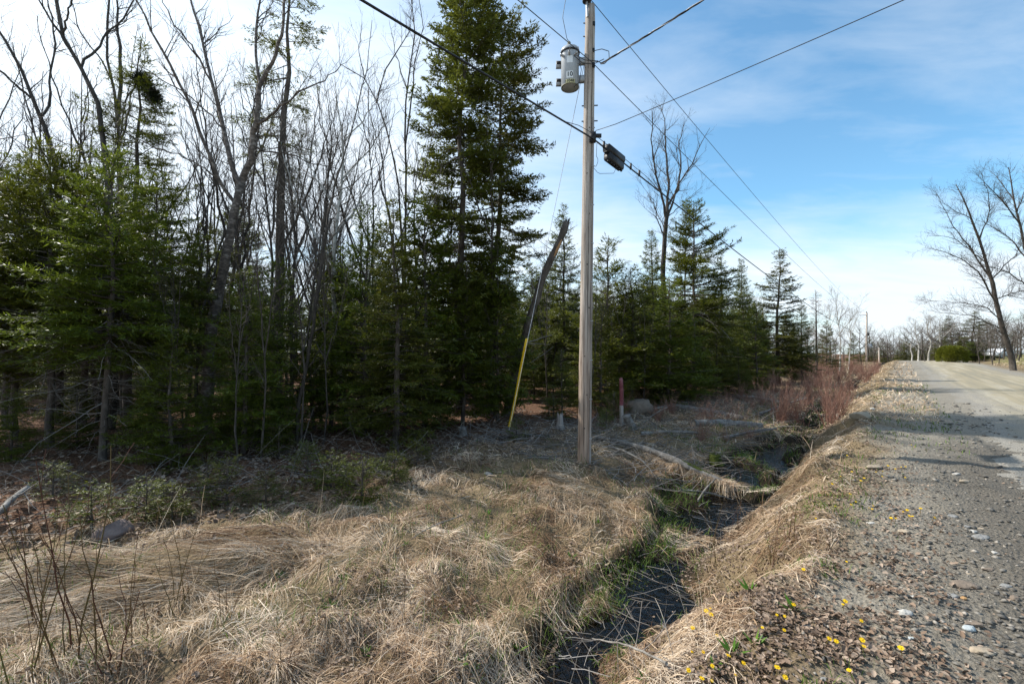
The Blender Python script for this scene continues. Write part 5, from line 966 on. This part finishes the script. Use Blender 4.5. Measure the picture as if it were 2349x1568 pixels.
# distant verge grass
x, y, r = polar(50000, 14, 75, 1.1, R(-5), R(52), seed=25); s_, t_ = st(x, y); g = np.random.default_rng(79); pt = fbm(x * .5, y * .5, 311, 3)
w1 = (t_ > -7.5) * (t_ < .7) * .8 + (t_ > 7.2) * (t_ < 16) * .8; k = g.uniform(0, 1, len(x)) < w1 * np.where(t_ > -.6, .75, 1); x, y, r, t_, pt = x[k], y[k], r[k], t_[k], pt[k]; n = len(x)
vg = np.clip(g.normal(.55, .2, n) - .9 * (pt - .5), 0, 1)
gr = obj('verge_grass', blades('verge_grass', x, y, g.uniform(.12, .38, n), g.uniform(.004, .007, n) * (.16 * r), g.uniform(0, 6.28, n), g.uniform(.2, .8, n), g.uniform(.2, .7, n), 26, 'straw', 4, vg, 0.), M['straw']); tag(gr, 'thin dry grass of the far verge beside the gravel road', 'grass', kind='stuff')
# fallen leaves
def leaves(name, x, y, size, seed, off=.008):
    g = np.random.default_rng(seed); n = len(x); z = H(x, y) + off + g.uniform(0, .012, n); a = g.uniform(0, 6.28, n); d = nrm(np.stack([np.cos(a), np.sin(a), g.normal(0, .35, n)], -1)); up = nrm(g.normal(0, .35, (n, 3)) + np.array([0, 0, 1.])); s = nrm(np.cross(up, d)); up = np.cross(d, s)
    c = np.stack([x, y, z], -1); l = size[:, None]; cu = g.uniform(.05, .35, n)[:, None]
    V = np.stack([c - d * l * .5, c - d * l * .1 + s * l * .34 + up * l * cu, c + d * l * .3 + s * l * .22 + up * l * cu, c + d * l * .55 + up * l * cu * .5, c + d * l * .3 - s * l * .22 + up * l * cu, c - d * l * .1 - s * l * .34 + up * l * cu], 1)
    i = np.arange(n)[:, None] * 6; Q = np.concatenate([i + np.array([[0, 1, 2, 3]]), i + np.array([[0, 3, 4, 5]])]); return mesh_np(name, V, Q, None, {'rnd': np.repeat(g.uniform(0, 1, n), 6)})
x, y, r = polar(100000, 2.2, 18, 1.2, R(-10), R(58), seed=35); s_, t_ = st(x, y); tl, tr = edges(s_); g = np.random.default_rng(80); pt = fbm(x * 2.2, y * 2.2, 321, 3)
k = g.uniform(0, 1, len(x)) < ((t_ > tr - .05) & (t_ < 1.6)) * np.clip(1.1 - (t_ + .5) * 1.1, .03, 1) * np.maximum(.22 + .78 * sm((pt - .42) / .12), .75 * (t_ < -.5)); x, y, r = x[k], y[k], r[k]
lf = obj('leaf_litter', leaves('leaf_litter', x, y, g.uniform(.012, .042, len(x)), 36), M['leaf']); tag(lf, 'brown fallen leaves scattered over the road bank', 'leaves', kind='stuff')
x, y, r = polar(11000, 7, 16, 1.15, R(-58), R(16), seed=37); s_, t_ = st(x, y); k = (t_ < -6.2); x, y, r = x[k], y[k], r[k]; g = np.random.default_rng(81)
lf = obj('forest_litter', leaves('forest_litter', x, y, g.uniform(.05, .11, len(x)), 38, .01), M['leaf']); tag(lf, 'rust-brown leaf litter on the shaded forest floor', 'leaves', kind='stuff')
x, y, r = polar(26000, 2.4, 14, 1.2, R(-56), R(30), seed=41); s_, t_ = st(x, y); tl, tr = edges(s_); k = (t_ < tl) & (t_ > -7.5) & (fbm(x * 1.4, y * 1.4, 341, 3) > .44); x, y, r = x[k], y[k], r[k]; g = np.random.default_rng(93)
lf = obj('grass_litter', leaves('grass_litter', x, y, g.uniform(.015, .05, len(x)), 42, .03), M['leaf']); tag(lf, 'scattered dead leaf scraps caught in the matted grass', 'leaves', kind='stuff')
# bits floating on the ditch water
g = np.random.default_rng(88); n = 220; s_ = g.uniform(2.6, 14, n); tl, tr = edges(s_); t_ = tl + (tr - tl) * g.beta(.45, .45, n); x, y = xy(s_, t_); me = leaves('floating_bits', x, y, g.uniform(.012, .04, n), 39, 0.); k = len(me.vertices); v = np.zeros(k * 3, np.float32); me.vertices.foreach_get('co', v); v = v.reshape(-1, 3); v[:, 2] = WZ + .004 + (v[:, 2] - v[:, 2].reshape(-1, 6).mean(1).repeat(6)) * .25; me.vertices.foreach_set('co', v.ravel()); me.update()
fb = obj('floating_bits', me, M['leaf']); tag(fb, 'dead leaf bits floating on the ditch water', 'leaves', kind='stuff')
# sticks and dead stems fallen into the ditch
g = np.random.default_rng(97); n = 260; s_ = g.uniform(2.6, 12, n); tl, tr = edges(s_); t_ = tl + (tr - tl) * g.uniform(-.1, 1.1, n); x, y = xy(s_, t_); L = g.uniform(.12, .6, n); a = g.uniform(0, 6.28, n); q = np.linspace(0, 1, 5); el = g.normal(.08, .18, n)
Pq = np.stack([x[:, None] + L[:, None] * (q - .5) * np.cos(a)[:, None], y[:, None] + L[:, None] * (q - .5) * np.sin(a)[:, None], np.maximum(H(x, y), WZ)[:, None] + .015 + L[:, None] * (q - .3) * el[:, None]], -1) + np.cumsum(g.normal(0, .008, (n, 5, 3)), 1)
dk = obj('ditch_debris', MB().tubes(Pq, np.maximum(.006 * (1 - .6 * q)[None] * g.uniform(.3, 1.2, (n, 1)), .002), 3, False, g.uniform(0, 1, n)).mesh('debris'), M['deadtwig']); tag(dk, 'thin sticks and dead stems fallen into the ditch water', 'brush', kind='stuff')
# loose gravel
x, y, r = polar(46000, 2.0, 20, 1.3, R(8), R(58), seed=45); s_, t_ = st(x, y); g = np.random.default_rng(82); pt = fbm(x * 1.3, y * 1.3, 331, 3)
k = g.uniform(0, 1, len(x)) < np.clip((t_ + .75) / .9, 0, 1) * (t_ < 6.4) * np.where(t_ > 1.5, .45, 1) * (.3 + .7 * sm((pt - .3) / .3)); x, y, r = x[k], y[k], r[k]; n = len(x)
oc = np.array([[1, 0, 0], [0, 1, 0], [-1, 0, 0], [0, -1, 0], [0, 0, 1], [0, 0, -1.]]); of = np.array([[0, 1, 4], [1, 2, 4], [2, 3, 4], [3, 0, 4], [1, 0, 5], [2, 1, 5], [3, 2, 5], [0, 3, 5]])
sz = (.0035 + .020 * g.uniform(0, 1, n) ** 6) * (.75 + .10 * r); V = oc[None] * g.uniform(.55, 1.25, (n, 6, 3)) + g.normal(0, .18, (n, 6, 3)); V = V * (sz[:, None] * np.stack([g.uniform(.8, 1.4, n), g.uniform(.7, 1.1, n), g.uniform(.4, .75, n)], -1))[:, None, :]
a = g.uniform(0, 6.28, n); ca, sa = np.cos(a)[:, None], np.sin(a)[:, None]; V = np.stack([V[..., 0] * ca - V[..., 1] * sa, V[..., 0] * sa + V[..., 1] * ca, V[..., 2]], -1); V = V + np.stack([x, y, H(x, y) + sz * .25 + np.where(st(x, y)[1] > 1.5, .012, 0)], -1)[:, None, :]
gv = obj('gravel', mesh_np('gravel', V, None, (np.arange(n)[:, None, None] * 6 + of[None]).reshape(-1, 3), {'rnd': np.repeat(np.clip(g.normal(.40, .30, n), 0, 1), 6)}), M['stones']); tag(gv, 'loose grey gravel on the road shoulder', 'gravel', kind='stuff')
# twigs and brush strewn over the clearing
g = np.random.default_rng(83); n = 2300; s_ = 7.5 + 16 * g.uniform(0, 1, n) ** 1.3; t_ = g.uniform(-8.2, -3, n); x, y = xy(s_, t_); L = g.uniform(.2, 1.1, n); a = g.uniform(0, 6.28, n); q = np.linspace(0, 1, 5); el = np.abs(g.normal(0, .22, n))
Pq = np.stack([x[:, None] + L[:, None] * q * np.cos(a)[:, None], y[:, None] + L[:, None] * q * np.sin(a)[:, None], (H(x, y) + .03)[:, None] + L[:, None] * q * el[:, None]], -1) + np.cumsum(g.normal(0, .02, (n, 5, 3)), 1)
br = obj('brush_litter', MB().tubes(Pq, np.maximum(.010 * (1 - .7 * q)[None] * g.uniform(.3, 1.2, (n, 1)), .0025), 3, False, g.uniform(0, 1, n)).mesh('brush'), M['deadtwig']); tag(br, 'grey twigs and brush strewn over the wet clearing', 'brush', kind='stuff')
g = np.random.default_rng(84); x, y, r = polar(2000, 8, 22, 1.1, R(-56), R(8), seed=47); s_, t_ = st(x, y); k = t_ < -7; x, y = x[k], y[k]; n = len(x); L = g.uniform(.2, .9, n); a = g.uniform(0, 6.28, n); el = np.abs(g.normal(0, .4, n))
Pq = np.stack([x[:, None] + L[:, None] * q * np.cos(a)[:, None], y[:, None] + L[:, None] * q * np.sin(a)[:, None], (H(x, y) + .03)[:, None] + L[:, None] * q * el[:, None]], -1) + np.cumsum(g.normal(0, .02, (n, 5, 3)), 1)
br = obj('forest_brush', MB().tubes(Pq, np.maximum(.006 * (1 - .7 * q)[None] * g.uniform(.4, 1.2, (n, 1)), .002), 3, False, g.uniform(0, 1, n)).mesh('brush'), M['deadtwig']); tag(br, 'dead twigs littering the dark forest floor', 'brush', kind='stuff')

# ------------------------------------------------------------------ shrubs and shoots
def shrub(seed, n, h, spread, r, br=3, l2=.3, up=.25):
    g = np.random.default_rng(seed); a = g.uniform(0, 6.28, n); q = np.linspace(0, 1, 6); hh = h * g.uniform(.45, 1.05, n); sp = spread * g.uniform(.1, 1, n); b = g.normal(0, .06 * spread / .3, (n, 2))
    Pq = np.stack([b[:, :1] + sp[:, None] * np.cos(a)[:, None] * q ** 1.2, b[:, 1:] + sp[:, None] * np.sin(a)[:, None] * q ** 1.2, hh[:, None] * q - .04], -1); Pq[:, 1:] += np.cumsum(g.normal(0, .012, (n, 5, 3)), 1) * h
    Rq = np.maximum(r * (1 - .7 * q)[None] * g.uniform(.6, 1.1, (n, 1)), .0022); mb = MB().tubes(Pq, Rq, 4, False, g.uniform(0, .6, n)); tw = MB()
    c, r2 = sprout(g, Pq, Rq, br, .25, l2, (.35, .8), up, .6, 5, .1, rmin=.0018); tw.tubes(c, r2, 3, False, g.uniform(.3, 1, len(c))); return mb.mesh('stems'), tw.mesh('twigs')
RED = [shrub(600 + i, 26, 1.25, .55, .010, 4, .5) for i in range(4)]; WIL = [shrub(620 + i, 5, 1.0, .22, .0055, 3, .3) for i in range(4)]; BRN = [shrub(640 + i, 30, 1.0, .6, .007, 5, .4) for i in range(2)]
for q_ in RED + BRN:
    for me in q_: me.materials.append(M['redstem'])
for q_ in WIL:
    for me in q_: me.materials.append(M['willow'])
def bush(pr, name, label, base, sc, rz, group, cat='shrub'):
    e = thing(name, label, cat, base, group, rz, (sc, sc, sc)); obj('stems', pr[0], None, e); obj('twigs', pr[1], None, e); return e
g = np.random.default_rng(85); k = 0
while k < 130:
    s_ = 16 + 46 * g.uniform() ** 1.3; t_ = g.uniform(-8.4, -1.5); 
    if s_ < 27 and t_ < -6 or (s_ < 20 and t_ < -4.5): continue
    x, y = xy(s_, t_); px = CX + FPX * x / y
    bush(RED[k % 4], 'dogwood_shrub', 'red-brown leafless shrub in the thicket between firs and road', (x, y, float(H(x, y))), g.uniform(.6, 1.1), g.uniform(0, 6.28), 'red shrubs of the roadside thicket'); k += 1
for k in range(34):
    s_ = g.uniform(12, 22); t_ = g.uniform(-7.5, -2.6); x, y = xy(s_, t_); bush(BRN[k % 2], 'brown_shrub', 'low brown leafless shrub in the wet clearing right of the pole', (x, y, float(H(x, y))), g.uniform(.45, .8), g.uniform(0, 6.28), 'brown shrubs of the clearing')
for i, (px, py, sc, lb) in enumerate([(20, 1568, 1.35, 'dark shrub shoots at the lower left corner'), (165, 1520, 1.5, 'tall forked willow shoot before the straw mound'), (250, 1540, 1.3, 'olive willow shoot with forked tips right of the tall forked one'), (300, 1480, .9, 'thin dark shoot leaning right on the straw mound'), (385, 1410, .95, 'single straight reddish shoot right of the straw mound'), (90, 1440, 1.0, 'dark thin shoot at the left behind the forked one'),
                                      (520, 1420, .75, 'reddish weed stalks beside a flattened grass patch'), (700, 1440, .7, 'thin shoots rising from grass at lower left centre'), (880, 1420, .95, 'cluster of dark upright shoots in the middle foreground'), (935, 1440, .8, 'red-stemmed shoots just right of the dark cluster'), (660, 1560, .8, 'thin shoots at the bottom edge left of centre'), (1010, 1520, .6, 'short brown shoots at the bottom centre'),
                                      (1395, 1240, .85, 'tall thin willow shoots on the bank left of the water'), (1440, 1290, .7, 'yellowish willow shoots at the water edge'), (1290, 1330, .5, 'short thin shoots in the central grass'), (1690, 1230, 1.0, 'reddish forked shoots growing from the water right of the log'), (1655, 1290, .9, 'olive shoots at the right water edge'), (1770, 1290, .8, 'dark shoots on the right bank slope'), (1810, 1240, .75, 'thin brown shoots higher on the right bank slope'),
                                      (1745, 1080, .75, 'red shoots at the narrow upstream water'), (1850, 1010, .9, 'dark shoots leaning at the shadow edge'), (1900, 960, .8, 'brown shoots beside the sunlit dry grass'), (1105, 1075, .8, 'red stems in front of the tall spruces'), (1080, 1110, .75, 'pair of thin red stems left of the open grass'), (1015, 1030, .8, 'dense red stems at the foot of the spruces'), (1190, 1230, .4, 'short pale stalks in the middle of the grass'), (580, 1300, .5, 'orange-tinged weed stalks near the small firs')]):
    bush(WIL[i % 4], 'willow_shoot', lb, G(px, py), sc * (1.0 if px < 450 else .82), i * 1.7, 'shoots standing in the grass')
# seedlings of fir and cedar at the forest edge
for i, (px, py, h, kind, lb) in enumerate([(522, 1160, .62, 0, 'bright fir seedling with flat tiers at the edge of the straw'), (478, 1130, .5, 0, 'small fir seedling left of the bright tiered one'), (830, 1150, .55, 1, 'feathery cedar seedling in front of the dark floor'), (760, 1125, .5, 1, 'cedar seedling left of the feathery one'), (905, 1110, .42, 1, 'low cedar seedling near the open grass'), (705, 1085, .5, 0, 'fir seedling standing in shade under the slender tree'), (955, 1070, .42, 1, 'cedar seedling beside the red stems'),
                                          (1185, 1015, .5, 0, 'bushy fir seedling at the foot of the guy wire'), (335, 1190, .42, 1, 'yellowish cedar seedling behind the boulder'), (210, 1200, .4, 1, 'dull cedar seedling left of the boulder'), (395, 1190, .38, 1, 'cedar seedling between boulder and bright fir seedling'), (1390, 985, .5, 0, 'fir seedling just right of the pole foot'), (1408, 965, .75, 0, 'larger fir seedling left of the stake'), (1270, 965, .7, 0, 'fir seedling behind the pale broken stump'),
                                          (610, 1150, .4, 0, 'tiny fir seedling right of the bright tiered one'), (120, 1140, .45, 0, 'shaded fir seedling near the pale log at the left edge'), (1010, 985, .6, 1, 'cedar seedling against the spruce foot'), (870, 990, .55, 0, 'fir seedling on the leaf floor'), (640, 1050, .6, 0, 'fir seedling between thin saplings')]):
    plant(SAP[i % 3] if kind == 0 else CSAP[i % 2], 'fir_seedling' if kind == 0 else 'cedar_seedling', lb, 'seedling', G(px, py), h * 1.15, 1.25, i * 1.1, 'seedlings at the forest edge')
# leafy herbs
def herb(seed):
    g = np.random.default_rng(seed); mb = MB(); n = 9; a = g.uniform(0, 6.28, n); el = g.uniform(.3, 1.2, n); d = np.stack([np.cos(a) * np.cos(el), np.sin(a) * np.cos(el), np.sin(el)], -1); L = g.uniform(.06, .12, n)
    nn = nrm(np.cross(np.cross(d, [0, 0, 1.]), d) + g.normal(0, .2, (n, 3))); diamonds(mb, d * .01, d, L, L * .11, nn, g.uniform(0, 1, n)); return mb.mesh('herb')
HB = [herb(700 + i) for i in range(3)]
for i, (px, py) in enumerate([(1085, 1535), (1140, 1520), (1060, 1520), (1000, 1560), (1190, 1490), (840, 1500), (790, 1330), (1110, 1240), (1160, 1260), (1240, 1310), (1180, 1310), (880, 1340), (640, 1325), (600, 1350), (1310, 1280), (1000, 1290), (1330, 1120), (1120, 1180), (1680, 1500), (1730, 1480), (1640, 1530), (1820, 1400), (1900, 1330), (1480, 1560), (1720, 1360), (1560, 1390), (930, 1250), (1370, 1200), (1060, 1440), (760, 1390)]):
    o = obj('herb', HB[i % 3], M['herb'], None, G(px, py)); s = .7 + .5 * ((i * 37) % 10) / 10; o.scale = (s, s, s); o.rotation_euler = (0, 0, i); tag(o, 'small tuft of fresh green leaves sprouting in the dead grass', 'herb', 'green sprouts in the dead grass')
# coltsfoot flowers
def flower():
    st_ = MB().tubes(resamp([[0, 0, -.01], [.004, 0, .03], [0, 0, .075]], 5), np.full((1, 5), .0028), 5).mesh('stem'); ds = MB().lathe((0, 0, .074), [(.003, 0), (.0065, .001), (.0065, .0035), (.003, .0055)], 10).mesh('disc')
    n = 26; a = np.arange(n) * 6.2832 / n; mb = MB(); d = np.stack([np.cos(a), np.sin(a), .12 + .1 * np.sin(a * 5)], -1); diamonds(mb, d * .004 + np.array([0, 0, .0755]), nrm(d), np.full(n, .0145), np.full(n, .0024), np.tile([0, 0, 1.], (n, 1)), np.full(n, .5)); return st_, ds, mb.mesh('petals')
FL = flower()
FP = [(1075, 75), (1110, 190), (1030, 207), (970, 260), (1165, 245), (1187, 228), (1270, 183), (1300, 183), (1297, 203), (1340, 147), (1395, 165), (1430, 142), (1452, 148), (1465, 222), (1115, 372), (1085, 392), (1082, 338), (988, 400), (1213, 412), (1240, 397), (1238, 422), (1450, 437), (1467, 437), (1366, 490), (1387, 490), (1467, 470), (1508, 470), (1556, 432), (1627, 480), (1071, 762), (1054, 1046), (1043, 1028), (712, 1052), (664, 1107), (613, 1099), (648, 1202), (1148, 1140), (932, 1273), (990, 1290), (1157, 1281), (1175, 1328), (1435, 1355), (1113, 1505), (610, 1496), (650, 1520), (322, 1504), (378, 1428), (125, 1349), (62, 1213), (42, 1352), (152, 1094), (172, 1120), (175, 1072), (228, 1235), (20, 1468), (112, 1558), (172, 1528), (525, 1196), (278, 1415), (185, 1440), (795, 820), (870, 478)]
FPd = [((2000 + a / 2.24) * .78267, (1303 + b / 2.24) * .78267) for a, b in FP] + [((2500 + a / 4.48) * .78267, (1050 + b / 4.48) * .78267) for a, b in [(990, 640), (1045, 640), (1118, 655), (1293, 603), (720, 325), (745, 325), (830, 365), (735, 545), (918, 552), (790, 1160), (765, 1130)]]
g = np.random.default_rng(86)
for i, (px, py) in enumerate(FPd):
    p = G(px, py + 14 * min(1, 3.0 / max(G(px, py)[1], 1))); D = p[1]; near = D < 3.4; s = g.uniform(.5, .95) * (1.0 if near else min(1.1, .75 + D * .06))
    lb = 'yellow coltsfoot flower on the near bank at the lower right' if near else ('yellow coltsfoot flower on the bank crest below the tree shadow' if D < 7.5 else 'tiny yellow coltsfoot flower on the sunlit verge beyond the shadow')
    e = thing('coltsfoot_flower', lb, 'flower', p, 'near coltsfoot' if near else ('crest coltsfoot' if D < 7.5 else 'far coltsfoot'), g.uniform(0, 6.28), (s, s, s)); e.rotation_euler = (g.uniform(.1, .6), g.uniform(-.3, .3), g.uniform(-.5, .5))
    for nm, me, mk_ in zip(('stem', 'disc', 'petals'), FL, ('stem', 'disc', 'yellow')): obj(nm, me, M[mk_], e)
# ------------------------------------------------------------------ clipped hedge and parked car beyond the road
g = np.random.default_rng(87); D = 58.; b = at_ground(2182, D); n = 12000; w_, d_, h_ = 2.6, 2.6, P(2182, 793, D)[2] - b[2]
dd = nrm(g.normal(size=(n, 3))); dd[:, 2] = np.abs(dd[:, 2]); sx = np.sign(dd) * np.abs(dd) ** .62; pts = sx * np.array([w_ / 2, d_ / 2, h_]) * (g.uniform(.75, 1.0, n) ** .5)[:, None]
mb = MB(); diamonds(mb, pts, nrm(dd + g.normal(0, .5, (n, 3)) + np.array([0, 0, .3])), g.uniform(.10, .22, n), np.full(n, .045), nrm(g.normal(size=(n, 3))), g.uniform(0, 1, n)); core = MB().lathe((0, 0, 0), [(.4, 0), (.6, .3), (.6, h_ * .6), (.4, h_ * .7), (.1, h_ * .75)], 12)
hd = thing('hedge', 'clipped round-topped yellow-green cedar hedge beyond the road', 'hedge', b); obj('foliage', mb.mesh('foliage'), M['hedge'], hd); obj('inner_stems', core.mesh('core'), M['twig'], hd)
D = 64.; b = at_ground(2290, D); cr_ = thing('parked_car', 'small pale silver car parked on the lawn behind the leaning maple', 'car', b, None, 0.35)
pf = [(-2.1, .35), (-2.15, .65), (-1.9, .85), (-1.2, .92), (-.7, 1.38), (.7, 1.42), (1.35, 1.0), (2.05, .9), (2.15, .6), (2.1, .35)]; V = np.array([[x_, y_, z_] for y_ in (-.82, .82) for x_, z_ in pf]); k = len(pf); cp = M['carpaint'] = mat('silver_car_paint', [(.55, .57, .60), (.62, .64, .66)], rough=.25, spec=.6)
obj('body', MB().add(V, [[i, i + 1, k + i + 1, k + i] for i in range(k - 1)] + [[k - 1, 0, k, 2 * k - 1]], [[0, i + 1, i] for i in range(1, k - 1)] + [[k, k + i, k + i + 1] for i in range(1, k - 1)]).mesh('body'), cp, cr_)
for s in (-1, 1):
    obj('side_window', MB().add([[-1.0, s * .825, .95], [1.15, s * .825, 1.0], [.62, s * .825, 1.34], [-.62, s * .825, 1.31]], [[0, 1, 2, 3]]).mesh('glass'), M['black'], cr_)
    for x_ in (-1.3, 1.3):
        wh = obj('wheel', MB().lathe((x_, s * .72, .33), [(.2, -.1), (.33, -.09), (.33, .09), (.2, .1)], 18, axis=(0, s, 0)).mesh('tyre', True), M['black'], cr_); obj('rim', MB().lathe((x_, s * .72, .33), [(.02, .105), (.19, .102), (.19, .09)], 14, axis=(0, s, 0)).mesh('rim'), M['metal'], wh)
